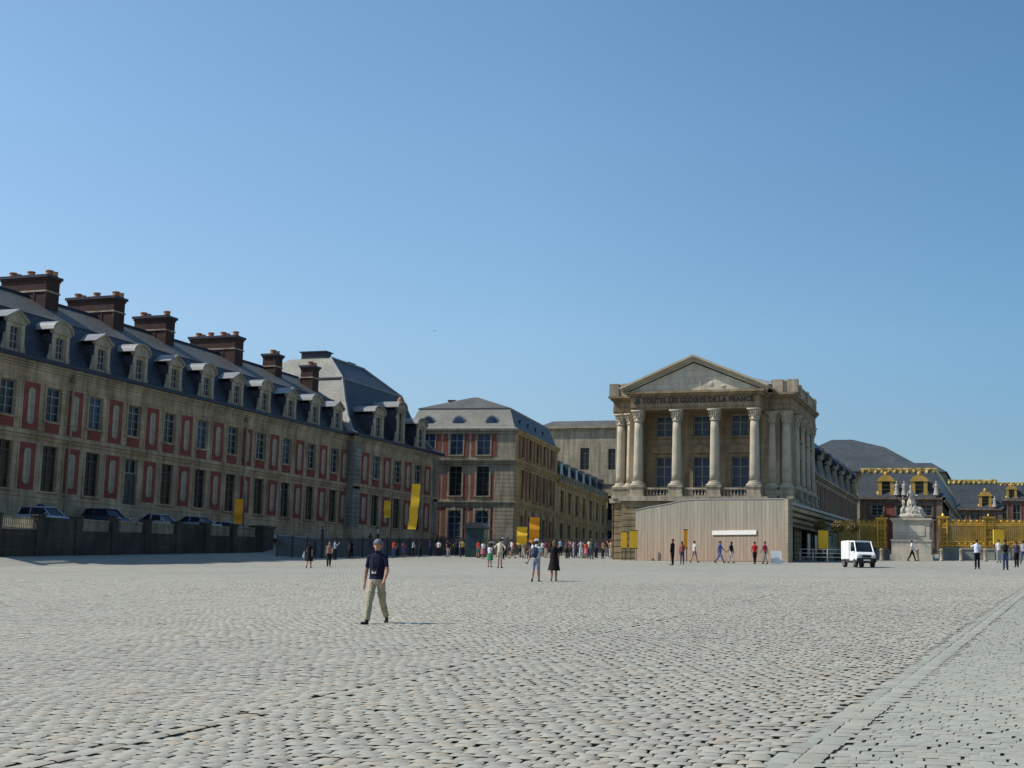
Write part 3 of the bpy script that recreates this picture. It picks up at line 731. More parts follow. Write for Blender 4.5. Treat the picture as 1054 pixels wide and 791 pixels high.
for x, y in cols:
    o = link(bpy.data.objects.new('column', cme), duf); o.location = (x + 26.5, y - 121, ZC - 4.0)
    pb_ = MB(); pb_.box(x - .6, x + .6, y - .6, y + .6, 9.6, 10.45); pb_.box(x - .68, x + .68, y - .68, y + .68, 10.45, 10.598); pb_.box(x - .68, x + .68, y - .68, y + .68, 9.602, 9.85); pb_.build('pedestal', ['stone_trim'], duf)
def balus(x0, x1, fr, y, z0, z1, n):
    b = MB(fr); b.box(x0, x1, y - .14, y + .14, z0, z0 + .16); b.box(x0, x1, y - .16, y + .16, z1 - .16, z1); h = z1 - z0
    for i in range(n):
        x = x0 + (x1 - x0) * (i + .5) / n; b.lathe([(.06, z0 + .16), (.1, z0 + .3 * h), (.05, z0 + .55 * h), (.06, z1 - .17)], x, y, 6, cap=False)
    b.build('balustrade', ['stone_trim'], duf)
for xa, xb in ((-31.0, -28.9), (-27.5, -25.5), (-24.1, -22.0)): balus(xa, xb, FW, YP + .5 - YW, 9.6, 10.45, 7)
for ya, yb in ((120.7, 122.6), (124.0, 125.9), (127.3, 129.2), (130.6, 132.3)): balus(ya, yb, FR, 0, 9.6, 10.45, 6)
b = MB()    # entablature
zE = ZC + H
ent = [(.0, 0, .22), (.05, .222, .55), (.0, .552, 1.12), (.1, 1.122, 1.25), (.28, 1.252, 1.42), (.5, 1.422, 1.62)]
for p, a, c in ent:
    b.box(PL + .6 - p, PRt - .6 + p, YP - .05 - p, YW - .4 - p, zE + a, zE + c)
    b.box(XL - .15 - p * .75, XR + .15 + p * .75, YW - .5 - p, YB + .2, zE + a + .001, zE + c - .001)
for i in range(34):    # dentils
    x = PL + .5 + i * .36; b.box(x, x + .2, YP - .25, YP - .151, zE + 1.13, zE + 1.24)
b.build('entablature', ['stone_pav'], duf)
b = MB()    # pediment
zp = zE + 1.622; xa, xb = PL - .1, PRt + .1; xm = (xa + xb) / 2; ap = 21.95
b.extrude([(xa + .5, zp), (xb - .5, zp), (xm, ap - .5)], YP - .1, YW + 5)
b.build('pediment', ['ped'], duf)
b = MB()
for s in (-1, 1):
    xe = xa if s < 0 else xb; dx = xm - xe; dz = ap - .25 - zp; L_ = math.hypot(dx, dz); nx, nz = -dz / L_ * (1 if dx > 0 else -1), abs(dx) / L_
    for p, t0, t1 in ((.25, 0, .18), (.5, .182, .34), (.78, .342, .52)):
        b.extrude([(xe + nx * t0, zp - .12 + nz * t0), (xm, zp - .12 + dz + t0 / nz), (xm, zp - .12 + dz + t1 / nz), (xe + nx * t1, zp - .12 + nz * t1)], YP - p, YW + 5 if p > .7 else YP + .2)
b.build('raking_cornice', ['stone_col'], duf)
b = MB()
rel = [(xm, zp + .9, .28, .75), (xm - .6, zp + .8, .3, .6), (xm + .6, zp + .8, .3, .6), (xm - 1.5, zp + .55, .5, .42), (xm + 1.5, zp + .55, .5, .42), (xm - 2.6, zp + .35, .5, .25), (xm + 2.6, zp + .35, .5, .25)]
for x, z, rx, rz in rel: b.ell((x, YP - .08, z), (rx * .55, .1, rz * .6), 10, 6)
b.build('relief', ['ped'], duf)
b = MB()    # attic parapet
zq = zE + 1.62
for x0, x1, y0, y1 in ((XL - .2, PL - .1, YW - .4, YW), (PRt + .1, XR + .2, YW - .4, YW)): b.box(x0, x1, y0, y1, zq, zq + .98); b.box(x0 - .1, x1 + .1, y0 - .12, y1 + .1, zq + .98, zq + 1.14)
b.box(XR - .2, XR + .2, YW + .002, YB, zq, zq + .98); b.box(XR - .3, XR + .32, YW + .1, YB, zq + .982, zq + 1.14)
b.box(XL - .2, XL + .2, YW + .002, YB, zq, zq + .98); b.box(XL - .32, XL + .3, YW + .1, YB, zq + .982, zq + 1.14)
for x, y in ((-19.6, YW - .3), (-18.3, YW - .3), (XR, 123.5), (XR, 128), (XR, 133), (-34.6, YW - .3), (-33.4, YW - .3)): b.box(x - .45, x + .45, y - .3, y + .4, zq, zq + 1.2)
b.build('parapet', ['stone_trim'], duf)
hip_roof(duf, 'roof', [(XL + .3, XR - .3, YW + .2, YB, zq + .9), (XL + 4, XR - 4, YW + 5, YB - 4, zq + 2.2)], ['lead'])
# inscription
tx = bpy.data.curves.new('inscription', 'FONT'); tx.body = 'A TOUTES LES GLOIRES DE LA FRANCE'; tx.size = .66; tx.extrude = .02; tx.align_x = 'CENTER'; tx.space_character = 1.12; tx.offset = .02
to = link(bpy.data.objects.new('inscription_source', tx)); dg = bpy.context.evaluated_depsgraph_get(); dg.update()
me = bpy.data.meshes.new_from_object(to.evaluated_get(dg)); bpy.data.objects.remove(to); me.materials.clear(); me.materials.append(M['letter'])
xsz = max(v.co.x for v in me.vertices) - min(v.co.x for v in me.vertices); k = 10.6 / xsz
o = link(bpy.data.objects.new('inscription', me), duf); o.location = (-26.55 + 26.5, YP - .03 - 121 - .05, zE + .6 - 4); o.rotation_euler = (PI / 2, 0, 0); o.scale = (k, .62 / .66 * 1.0, 1)

# ------------------------------------------------------------------ entrance screen of boards and its canopy
A_, B_ = Vector((-31.0, 114.4, 0)), Vector((-17.0, 107.3, 0)); dv = (B_ - A_); Ls = dv.length
scr = thing('board_screen', 'curved-top screen wall of weathered vertical boards in front of the columned pavilion', 'screen wall', (-24, 110.9, 3.8))
FSc = Frame(A_.x, A_.y, math.degrees(math.atan2(dv.y, dv.x)))
top = [(0, 8.2), (1, 8.38), (2, 8.5), (3, 8.6), (3.9, 8.7), (5.2, 8.93), (6.5, 8.97), (9, 8.93), (12, 8.85), (Ls, 8.76)]
b = MB(FSc); b.extrude([(0, 3.2), (Ls, 3.2)] + top[::-1], 0, .28)
b.build('boards', ['wood'], scr)
b = MB(FSc)
for (xa, za), (xb, zb_) in zip(top[:-1], top[1:]): b.extrude([(xa, za), (xb, zb_), (xb, zb_ + .09), (xa, za + .09)], -.05, .33)
b.build('coping', ['lead'], scr)
b = MB(FSc); b.box(8.5, 12.95, -.12, -.02, 6.05, 6.4); b.build('sign_strip', ['white_sign'], scr)
b = MB(FSc); b.box(Ls - .02, Ls + .3, -.1, .5, 3.3, 8.8); b.build('corner_post', ['stone_grey'], scr)
FC = Frame(B_.x, B_.y, 86.7)
can = thing('entrance_canopy', 'long low entrance canopy with pale layered eaves over dark glass beside the columned pavilion', 'canopy', (-18, 124, 4.3))
b = MB(FC)
Lc = 30.
b.extrude([(.45, -.2), (Lc, -.2), (Lc, 5.5), (3.7, 5.5)], 8.45, 8.65, plane='xy')
b.build('roof_slab', ['lead'], can)
b = MB(FC)
for i, (y, z) in enumerate(((.0, 8.1), (.5, 7.75), (1.0, 7.4), (1.5, 7.1))): b.box(.75 + y * .6, Lc, y, y + .42, z, z + .3)
b.build('fascia_slats', ['stone_trim'], can)
b = MB(FC)
for i in range(9): b.box(2.2 + i * 3.4, 2.35 + i * 3.4, 2.2, 2.4, 3.6, 8.4)
b.build('mullions', ['iron'], can)
b = MB(FC); b.box(2., Lc, 2.42, 2.5, 3.6, 8.4); b.build('glazing', ['glass'], can)
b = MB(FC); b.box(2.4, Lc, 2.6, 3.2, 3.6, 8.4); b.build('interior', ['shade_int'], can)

# wing behind the pavilion ------------------------------------------------
cw = thing('court_wing', 'dark brick and slate wing running back from the columned pavilion', 'building', (-18.6, 155, 5.2))
FR2 = Frame(-18.6, 0, 90)
b = MB(FR2); hs = []
yb = [139 + 3.0 * i for i in range(11)]
for y in yb: hs += [(y - .6, y + .6, 6.8, 8.6), (y - .6, y + .6, 9.6, 12.2)]
wall_holes(b, YB + .02, 173.0, 4.5, 13.1, hs, .35)
for y in yb: surround(b, y, 9.6, 12.2, 1.2, .18, .07); surround(b, y, 6.8, 8.6, 1.2, .18, .07)
course(b, YB + .02, 173, 12.7, [(.15, 0, .15), (.35, .152, .4)]); course(b, YB + .02, 173, 9.0, [(.15, 0, .2)])
b.fr = W0; b.box(-33, -18.99, YB + .02, 173, 4.5, 13.0); b.build('wall', ['stone_grey'], cw)
for y in yb: window(cw, FR2, y, .2, 6.8, 1.2, 1.8, 2, 2); window(cw, FR2, y, .2, 9.6, 1.2, 2.6, 2, 3)
for y in [137.5 + 3.0 * i for i in range(12)]: brick_panel(cw, FR2, y, 9.6, 12.4, .9, False)
b = MB(); b.extrude([(-18.5, 13.12), (-19.3, 16.7), (-24.5, 18.6), (-33, 13.12)], YB + .1, 173, plane='xz'); b.build('roof', ['slate'], cw)
for i in range(6): dormer(cw, Frame(-18.6 + .1, 0, 90), 138.5 + 6 * i, 13.12, 'arc', 1.5, 1.7, 1.6, .2, ('stone_trim', 'lead_dk', 'slate'))
for y in (141, 146, 152): chimney(cw, -23.4, -21.6, y, y + 1.2, 16, 20.6 - (y - 141) * .05, 1, ('brick', 'brick', 'brick'))

# ------------------------------------------------------------------ the inner court fronts
def gilt_dormer(root, fr, x, z):
    b = MB(fr); w = .95
    b.box(x - w, x - .5, -.3, .5, z, z + 1.9); b.box(x + .5, x + w, -.3, .5, z, z + 1.9); b.box(x - w - .15, x + w + .15, -.4, .5, z + 1.9, z + 2.1)
    n = 8; b.extrude([(x + w * math.cos(PI * i / n), z + 2.1 + .55 * math.sin(PI * i / n)) for i in range(n + 1)], -.38, .5)
    b.ell((x, -.1 + 0, z + 2.85), (.28, .28, .32), 8, 6); b.ell((x - w, -.1, z + .3), (.25, .2, .4), 8, 5); b.ell((x + w, -.1, z + .3), (.25, .2, .4), 8, 5)
    b.box(x - .501, x + .501, .1, .2, z + .1, z + 1.9, 1); b.box(x - w, x + w, .5, 2.0, z, z + 1.9, 2)
    for i in range(3): b.box(x - .5, x + .5, .04, .09, z + .4 + i * .5, z + .46 + i * .5)
    return b.build('gilded_dormer', ['lead_gold', 'glass', 'slate_court'], root)

def court_front(name, label, x0, x1, y, zg, ze, zt, dorms, wins, side_to=None, depth=16):
    r = thing(name, label, 'building', ((x0 + x1) / 2, y, zg)); fr = Frame(0, y, 0); b = MB(fr)
    hs = []
    for x in wins: hs += [(x - .7, x + .7, zg + 1, zg + 4.0), (x - .7, x + .7, zg + 4.8, ze - .9)]
    wall_holes(b, x0, x1, zg, ze, hs, .4)
    for x in wins: surround(b, x, zg + 1, zg + 4, 1.4, .22, .1); surround(b, x, zg + 4.8, ze - .9, 1.4, .22, .1)
    course(b, x0, x1, ze - .35, [(.15, 0, .15), (.4, .152, .38)]); course(b, x0, x1, zg + 4.2, [(.15, 0, .2)])
    for x in (x0 + .4, x1 - .4): b.box(x - .35, x + .35, -.14, .0, zg, ze - .4)
    b.fr = W0; b.box(x0, x1, y + .42, y + depth, zg, ze - .01); b.build('wall', ['court_stone'], r)
    for x in wins: window(r, fr, x, .2, zg + 1, 1.4, 3.0, 2, 3); window(r, fr, x, .2, zg + 4.8, 1.4, ze - zg - 5.7, 2, 3)
    for a, c in zip([x0 + .9] + [w_ + .95 for w_ in wins], [w_ - .95 for w_ in wins] + [x1 - .9]):
        if c - a > .3: brick_panel(r, fr, (a + c) / 2, zg + .6, ze - .6, c - a, False)
    if side_to:
        f2 = Frame(x1, 0, 90); n = int((side_to - y) / 5); q = MB(f2); sh = []
        for i in range(n): sh += [(y + 2.5 + 5 * i, y + 3.9 + 5 * i, zg + 4.8, ze - .9), (y + 2.5 + 5 * i, y + 3.9 + 5 * i, zg + 1, zg + 4)]
        wall_holes(q, y, side_to, zg, ze, sh, .4); course(q, y, side_to, ze - .35, [(.15, 0, .15), (.4, .152, .38)])
        q.fr = W0; q.box(x1 - 9, x1 - .42, y + depth, side_to, zg, ze - .02); q.build('side_wall', ['stone_grey'], r)
        for a, c, z0, z1 in sh: window(r, f2, (a + c) / 2, .2, z0, 1.4, z1 - z0, 2, 3)
    yend = side_to or y + depth
    hip_roof(r, 'roof', [(x0 - .3, x1 + .3, y - .3, yend, ze + .04), (x0 - .1, x1 - .1, y + .4, yend - .4, ze + .9), (x0 + .2, x1 - .9, y + 1.9, yend - 2, zt - .1)], ['slate_court'])
    g = MB(); g.box(x0 + .1, x1 - .8, y + 1.7, y + 2.0, zt - .75, zt - .25); g.box(x0 + .0, x1 - .7, y + 1.6, y + 2.1, zt - .25, zt - .05)
    g.box(x1 - 1.1, x1 - .8, y + 2.0, yend - 2, zt - .75, zt - .05)
    nn = int((x1 - x0 - 1.2) / .75)
    for i in range(nn + 1): x = x0 + .3 + (x1 - x0 - 1.4) * i / nn; g.ell((x, y + 1.65, zt - .55), (.2, .16, .28), 6, 5)
    g.build('gilded_crest', ['crest'], r)
    for x in dorms: gilt_dormer(r, Frame(0, y + .25, 0), x, ze + .15)
    return r

c1 = court_front('court_building', 'brick and stone court front with gilded dormers just left of the statue pedestal', -18.5, -8.6, 175, 6.4, 13.4, 17.3, (-15.3, -11.3), (-16.4, -13.4, -10.6), side_to=229)
c2 = court_front('court_building', 'farther brick court front with one gilded dormer right of the statue', -10.6, -2.2, 230, 8.6, 15.3, 20.2, (-4.8,), (-8.6, -6.4, -4.2), side_to=279)
c3 = court_front('court_building', 'farthest pale court front with gilded ridge at the right edge', -5.5, 9, 280, 9.8, 20.0, 23.6, (-1.0, 3.5, 7), (-2.6, -.2, 2.2, 5, 7.6))
hi = thing('high_roof_block', 'high grey hipped roof rising behind the gilded court front', 'building', (-22, 205, 8))
b = MB(); b.box(-33, -12.2, 196, 222, 7, 18.4); b.build('wall', ['stone_grey'], hi)
hip_roof(hi, 'roof', [(-34, -11.2, 195, 223, 18.42), (-28, -17.8, 203, 214, 22.6), (-25.9, -22.9, 207, 211, 24.2)], ['slate_mid'])
hi2 = thing('low_roof_block', 'low grey roof block seen between the high hipped roof and the gilded ridge', 'building', (-13, 232, 8))
b = MB(); b.box(-20, -10.9, 232, 250, 8, 21.4); b.build('wall', ['stone_grey'], hi2)
hip_roof(hi2, 'roof', [(-20.5, -10.6, 231.5, 250, 21.42), (-18, -13.2, 235, 247, 23.2)], ['slate_mid'])

# ------------------------------------------------------------------ figures
def prims(mb, legs, arms, lean=0., bag=1., fat=1., female=False, fingers=True, sit=False):
    """body primitives, facing -y, standing height 1.75; returns the bones used to dress the surface"""
    S = []
    ca, sa = math.cos(R(lean)), math.sin(R(lean))
    def T(x, y, z):
        zz = z - .93; return (x, y * ca - zz * sa, .93 + zz * ca + y * sa)
    sh = .172 if not female else .155
    rings = []
    for z, rx, ry, oy in ((.84, .10, .085, 0), (.88, .155, .105, 0), (.95, .172 if female else .165, .115, 0), (1.03, .158, .112, 0), (1.10, .14 if female else .153, .105 * fat, -.005),
                          (1.2, .152 if female else .165, .112 * fat, -.005), (1.32, .155 if female else .17, .118, 0), (1.40, .145 if female else .16, .098, .005), (1.45, .11, .075, .01), (1.49, .062, .062, .012), (1.56, .055, .058, .0)):
        rings.append([T(rx * math.cos(2 * PI * i / 16), oy + ry * math.sin(2 * PI * i / 16), z) for i in range(16)])
    mb.loft(rings)
    S.append(('torso', Vector(T(0, 0, .92)), Vector(T(0, 0, 1.43)), .16)); S.append(('head', Vector(T(0, 0, 1.52)), Vector(T(0, -.01, 1.68)), .09))
    hx = .0
    mb.ell(T(0, .005, 1.655), (.077, .095, .105), 14, 10); mb.ell(T(0, -.018, 1.60), (.058, .07, .075), 12, 8)
    mb.ell(T(0, -.092, 1.628), (.013, .02, .026), 8, 6); mb.ell(T(0, -.078, 1.585), (.028, .014, .009), 8, 5); mb.ell(T(0, -.075, 1.675), (.055, .02, .012), 8, 5)
    for s in (-1, 1): mb.ell(T(s * .078, .005, 1.635), (.012, .022, .032), 8, 6)
    for s, (a, bnd) in zip((-1, 1), legs):
        hip = Vector((s * .088, 0, .91)); a_, b_ = R(a), R(a - bnd)
        kn = hip + Vector((0, -math.sin(a_), -math.cos(a_))) * .43; an = kn + Vector((s * .01, -math.sin(b_), -math.cos(b_))) * .41
        mb.tube(hip, hip.lerp(kn, .5), .092, .078, 12); mb.tube(hip.lerp(kn, .5), kn, .078 * bag, .058 * bag, 12); mb.ell(kn, (.058 * bag,) * 3); mb.ell(hip, (.092, .092, .092)); mb.ell(hip.lerp(kn, .5), (.078,) * 3); mb.ell(kn, (.058,) * 3)
        mb.tube(kn, kn.lerp(an, .35), .056 * bag, .058 * bag, 12); mb.tube(kn.lerp(an, .35), an - (an - kn) * .06, .058 * bag, .04 * bag ** 2, 12); mb.ell(an, (.04,) * 3)
        pit = R(max(-25, min(25, (a - bnd) * .5))); dr = Vector((s * .2, -math.cos(pit), math.sin(pit) if a > 0 else -math.sin(-pit))).normalized()
        hl = an + Vector((0, .035, -.045)); toe = hl + dr * .2
        mb.ell(hl, (.038, .045, .034)); mb.tube(hl, toe, .036, .032, 10); mb.ell(toe, (.042, .05, .028)); mb.ell(hl.lerp(toe, .6), (.044, .07, .038))
        S.append(('thigh', hip, kn, .08)); S.append(('shin', kn, an, .05)); S.append(('foot', hl, toe, .04))
    for s, (f, sp, e, tw) in zip((-1, 1), arms):
        sp_, f_ = R(sp), R(f); shd = Vector(T(s * sh, 0, 1.405))
        d1 = Vector((s * math.sin(sp_), -math.sin(f_) * math.cos(sp_), -math.cos(f_) * math.cos(sp_))); el = shd + d1 * .285
        g_ = R(f + e); d2 = Vector((s * math.sin(sp_) * .4 - s * math.sin(R(tw)), -math.sin(g_), -math.cos(g_))).normalized(); wr = el + d2 * .25
        mb.tube(T(s * .03, .005, 1.455), shd + Vector((0, 0, -.002)), .045, .05, 10); mb.tube(T(s * .09, 0, 1.34), shd, .07, .05, 10); mb.ell(shd, (.052,) * 3); mb.tube(shd, el, .05, .041, 10); mb.ell(el, (.043,) * 3); mb.tube(el, wr, .042, .027, 10); mb.ell(wr, (.028,) * 3)
        side = d2.cross(Vector((0, 1, 0)) if abs(d2.y) < .7 else Vector((0, 0, 1))).normalized(); fw = d2.cross(side).normalized()
        palm = wr + d2 * .05; mb.tube(wr, palm + d2 * .03, .026, .032, 8); mb.ell(palm, (.034, .034, .034))
        if fingers:
            for q, ln in zip((-.026, -.009, .009, .026), (.062, .072, .068, .052)):
                p0 = palm + d2 * .02 + fw * q; p1 = p0 + d2 * ln * .55; p2 = p1 + (d2 * .8 + side * (-s) * .3).normalized() * ln * .5
                mb.tube(p0, p1, .0095, .009, 6); mb.tube(p1, p2, .009, .0075, 6); mb.ell(p2, (.008,) * 3, 6, 4)
            t0 = wr + d2 * .03 - fw * .022; t1 = t0 + (d2 - fw * .7).normalized() * .055; mb.tube(t0, t1, .012, .010, 6); mb.ell(t1, (.01,) * 3, 6, 4)
        S.append(('upper', shd, el, .05)); S.append(('fore', el, wr + d2 * .12, .03))
    return S, T

def remesh(mb, name, vox, smooth=2):
    me = mb.mesh(name + '_source', []); me.materials.clear(); o = link(bpy.data.objects.new(name + '_source', me))
    r = o.modifiers.new('r', 'REMESH'); r.mode = 'VOXEL'; r.voxel_size = vox; r.use_smooth_shade = True
    s = o.modifiers.new('s', 'SMOOTH'); s.factor = .5; s.iterations = smooth
    dg = bpy.context.evaluated_depsgraph_get(); dg.update(); out = bpy.data.meshes.new_from_object(o.evaluated_get(dg)); out.name = name
    bpy.data.objects.remove(o); return out

POSES = {
    'stroll': (((24, 10), (-20, 24)), ((-14, 15, 16, 0), (14, 13, 26, 6)), 2),
    'walk': (((22, 6), (-16, 14)), ((-18, 6, 12, 0), (20, 6, 22, 8)), 2),
    'stride': (((30, 4), (-24, 18)), ((-25, 5, 20, 0), (28, 5, 30, 10)), 4),
    'stand': (((3, 2), (-3, 2)), ((2, 6, 10, 0), (0, 6, 14, 4)), 0),
    'relax': (((8, 12), (-2, 0)), ((4, 12, 40, 30), (-6, 10, 10, 0)), 0),
    'photo': (((3, 2), (-4, 2)), ((50, 20, 95, 25), (50, 20, 95, 25)), -2),
    'point': (((3, 2), (-4, 2)), ((0, 8, 12, 0), (70, 25, 60, 0)), 0),
    'akimbo': (((2, 1), (-2, 1)), ((-14, 38, 30, 60), (-14, 38, 30, 60)), 0),
    'carry': (((10, 6), (-8, 8)), ((14, 8, 80, 20), (4, 8, 18, 4)), 3),
}
_body = {}
def body(pose, sleeve, pants, female, vox=.015, fat=1.):
    k = (pose, sleeve, pants, female, vox)
    if k in _body: return _body[k]
    legs, arms, lean = POSES[pose]; mb = MB(); S, T = prims(mb, legs, arms, lean, female=female, fat=fat, bag=1.22 if pants > 1.5 and not female else 1.)
    me = remesh(mb, 'body', vox, 2 if vox < .01 else 1)
    n = len(me.polygons); cen = np.empty(n * 3); me.polygons.foreach_get('center', cen); cen = cen.reshape(-1, 3)
    best = np.full(n, 9.); idx = np.zeros(n, int); tt = np.zeros(n)
    for i, (nm, p, q, r) in enumerate(S):
        p, q = np.array(p), np.array(q); d_ = q - p; t = np.clip((cen - p) @ d_ / (d_ @ d_), 0, 1); ds = np.linalg.norm(cen - p - t[:, None] * d_, axis=1) - r
        m_ = ds < best; best[m_] = ds[m_]; idx[m_] = i; tt[m_] = t[m_]
    names = [s_[0] for s_ in S]; mi = np.zeros(n, int)
    for i in range(n):
        nm = names[idx[i]]; t = tt[i]; z = cen[i][2]
        if nm == 'torso': mi[i] = 1 if z > .965 else 2
        elif nm == 'upper': mi[i] = 1 if t < sleeve else 0
        elif nm == 'fore': mi[i] = 1 if sleeve > 1 and t < .72 else 0
        elif nm == 'thigh': mi[i] = 2 if t < pants else 0
        elif nm == 'shin': mi[i] = 2 if (pants > 1 and t < pants - 1) else (3 if t > .9 else 0)
        elif nm == 'foot': mi[i] = 3
    for s in (-1, 1):
        e = np.array(T(s * .031, -.092, 1.648)); mi[np.linalg.norm(cen - e, axis=1) < .013] = 4
    for _ in range(5): me.materials.append(None)
    me.polygons.foreach_set('material_index', mi.astype(np.int32)); me.polygons.foreach_set('use_smooth', [True] * n)
    _body[k] = (me, T); return _body[k]

_bits = {}
def bit(kind, T, pose):
    k = (kind, pose)
    if k in _bits: return _bits[k]
    b = MB(); c = Vector(T(0, .005, 1.655))
    if kind in ('hair', 'long'):
        n0 = len(b.v); b.ell(c + Vector((0, .012, .012)), (.085, .1, .108), 16, 12)
        vs = b.v; keep = [f for f in b.f if sum((vs[i][2] - c.z) - .6 * (-(vs[i][1] - c.y)) for i in f) / len(f) > -.04]
        b.f = keep; b.k = [0] * len(keep)
        if kind == 'long': b.ell(c + Vector((0, .06, -.07)), (.075, .045, .13), 12, 8)
    elif kind == 'cap':
        n = 14; b.lathe([(.088, c.z + .022), (.09, c.z + .05), (.078, c.z + .088), (.045, c.z + .115), (.004, c.z + .124)], c.x, c.y, n)
        b.loft([[(c.x + .082 * math.cos(a), c.y - .04 - .09 * math.sin(a), c.z + .034 + h - .012 * math.sin(a)) for a in [PI * i / 10 for i in range(11)]] for h in (0, .012)])
    elif kind == 'hat':
        b.lathe([(.16, c.z + .03), (.165, c.z + .036), (.095, c.z + .045), (.09, c.z + .1), (.05, c.z + .125), (.004, c.z + .128)], c.x, c.y, 16)
    elif kind in ('skirt', 'dress', 'longskirt'):
        zb = {'skirt': .52, 'dress': .48, 'longskirt': .25}[kind]; rings = []
        zs = [1.04, .98, .9, .75, .62, zb] if kind != 'dress' else [1.38, 1.25, 1.1, 1.0, .9, .75, .6, zb]
        for z in zs:
            t = max(0, (1.0 - z) / .5); fx = (.172 if z < 1.05 else .165) + .09 * t; fy = .13 + .1 * t
            rings.append([(fx * (1 + .04 * t * math.sin(i * 1.6)) * math.cos(2 * PI * i / 24), fy * (1 + .05 * t * math.cos(i * 1.3)) * math.sin(2 * PI * i / 24), z) for i in range(24)])
        b.loft(rings, cap=False)
    elif kind == 'pack':
        b.ell((0, .19, 1.22), (.16, .1, .24), 14, 10); b.ell((0, .27, 1.14), (.11, .05, .12), 10, 8)
        for s in (-1, 1): b.tube((s * .1, .13, 1.40), (s * .12, -.1, 1.36), .02, seg=6); b.tube((s * .12, -.1, 1.36), (s * .13, .0, 1.1), .018, seg=6)
    me = b.mesh(kind, [None], smooth=True); _bits[k] = me; return me

def person(label, x, y, deg, pose='stand', top=(.1, .1, .1), bot=(.05, .05, .06), h=1.72, hair=HAIR, sleeve=.62, pants=1.93, extra=(), shoes=(.03, .03, .03), female=False, group='visitors crossing and waiting in the courtyard', vox=.015, name='person', z=None, fat=1., allmat=None):
    r = thing(name, label, 'person' if name == 'person' else name, (x, y, gz(x, y) if z is None else z), R(deg) if deg else .0001, group)
    k = h / 1.75; r.scale = (k, k, k); me, T = body(pose, sleeve, pants, female, vox, fat)
    me_ = me
    if allmat: me_ = me.copy(); [me_.materials.pop() for _ in range(5)]; me_.materials.append(allmat); me_.polygons.foreach_set('material_index', [0] * len(me_.polygons))
    o = link(bpy.data.objects.new('body', me_), r)
    if not allmat:
        for i, m in enumerate((SKIN, cloth(top), cloth(bot), cloth(shoes), M['black'])): o.material_slots[i].link = 'OBJECT'; o.material_slots[i].material = m
    # rest the lower foot on the ground
    zs = np.empty(len(me.vertices) * 3); me.vertices.foreach_get('co', zs); o.location.z = dz = -zs.reshape(-1, 3)[:, 2].min() - .004
    ex = list(extra)
    if not any(e[0] in ('cap', 'hat') for e in ex) or True: ex.append(('long' if female else 'hair', None))
    for e, c in ex:
        q = link(bpy.data.objects.new({'long': 'hair', 'pack': 'backpack', 'longskirt': 'skirt'}.get(e, e), bit(e, T, pose)), r)
        q.material_slots[0].link = 'OBJECT'; q.material_slots[0].material = hair if c is None else cloth(c); q.location.z = dz
        if allmat: q.material_slots[0].material = allmat
    return r

# the man in front -------------------------------------------------------------
man = person('man in navy polo shirt, khaki trousers and cap walking towards the viewer', -12.47, 25.7, 8, 'stroll', (.012, .014, .035), (.34, .30, .21), 1.79, HAIR2,
             .75, 1.93, extra=(('cap', (.16, .16, .19)),), shoes=(.03, .025, .025), vox=.0075, fat=1.08)
b = MB(); n = 20      # camera on a strap
b.box(-.055, .055, -.20, -.15, 1.09, 1.165); b.lathe([(.0, 0)], 0, 0, 3) if False else None
b.tube((0, -.2, 1.125), (0, -.24, 1.125), .03, .028, 12)
for s in (-1, 1): b.tube((s * .05, -.165, 1.16), (s * .075, -.115, 1.42), .006, seg=5); b.tube((s * .075, -.115, 1.42), (s * .05, .05, 1.50), .006, seg=5)
cm = b.mesh('camera_on_strap', ['black']); o = link(bpy.data.objects.new('neck_camera', cm)); tag(o, 'small camera hanging on a strap on the chest of the man in front', 'camera')
o.location = (man.location.x, man.location.y, man.location.z - .01); o.rotation_euler = (0, 0, R(8))
b = MB(); b.box(-.05, .045, -.212, -.206, 1.03, 1.088); o2 = b.mesh('badge', ['white_sign']); q = link(bpy.data.objects.new('badge', o2), man)

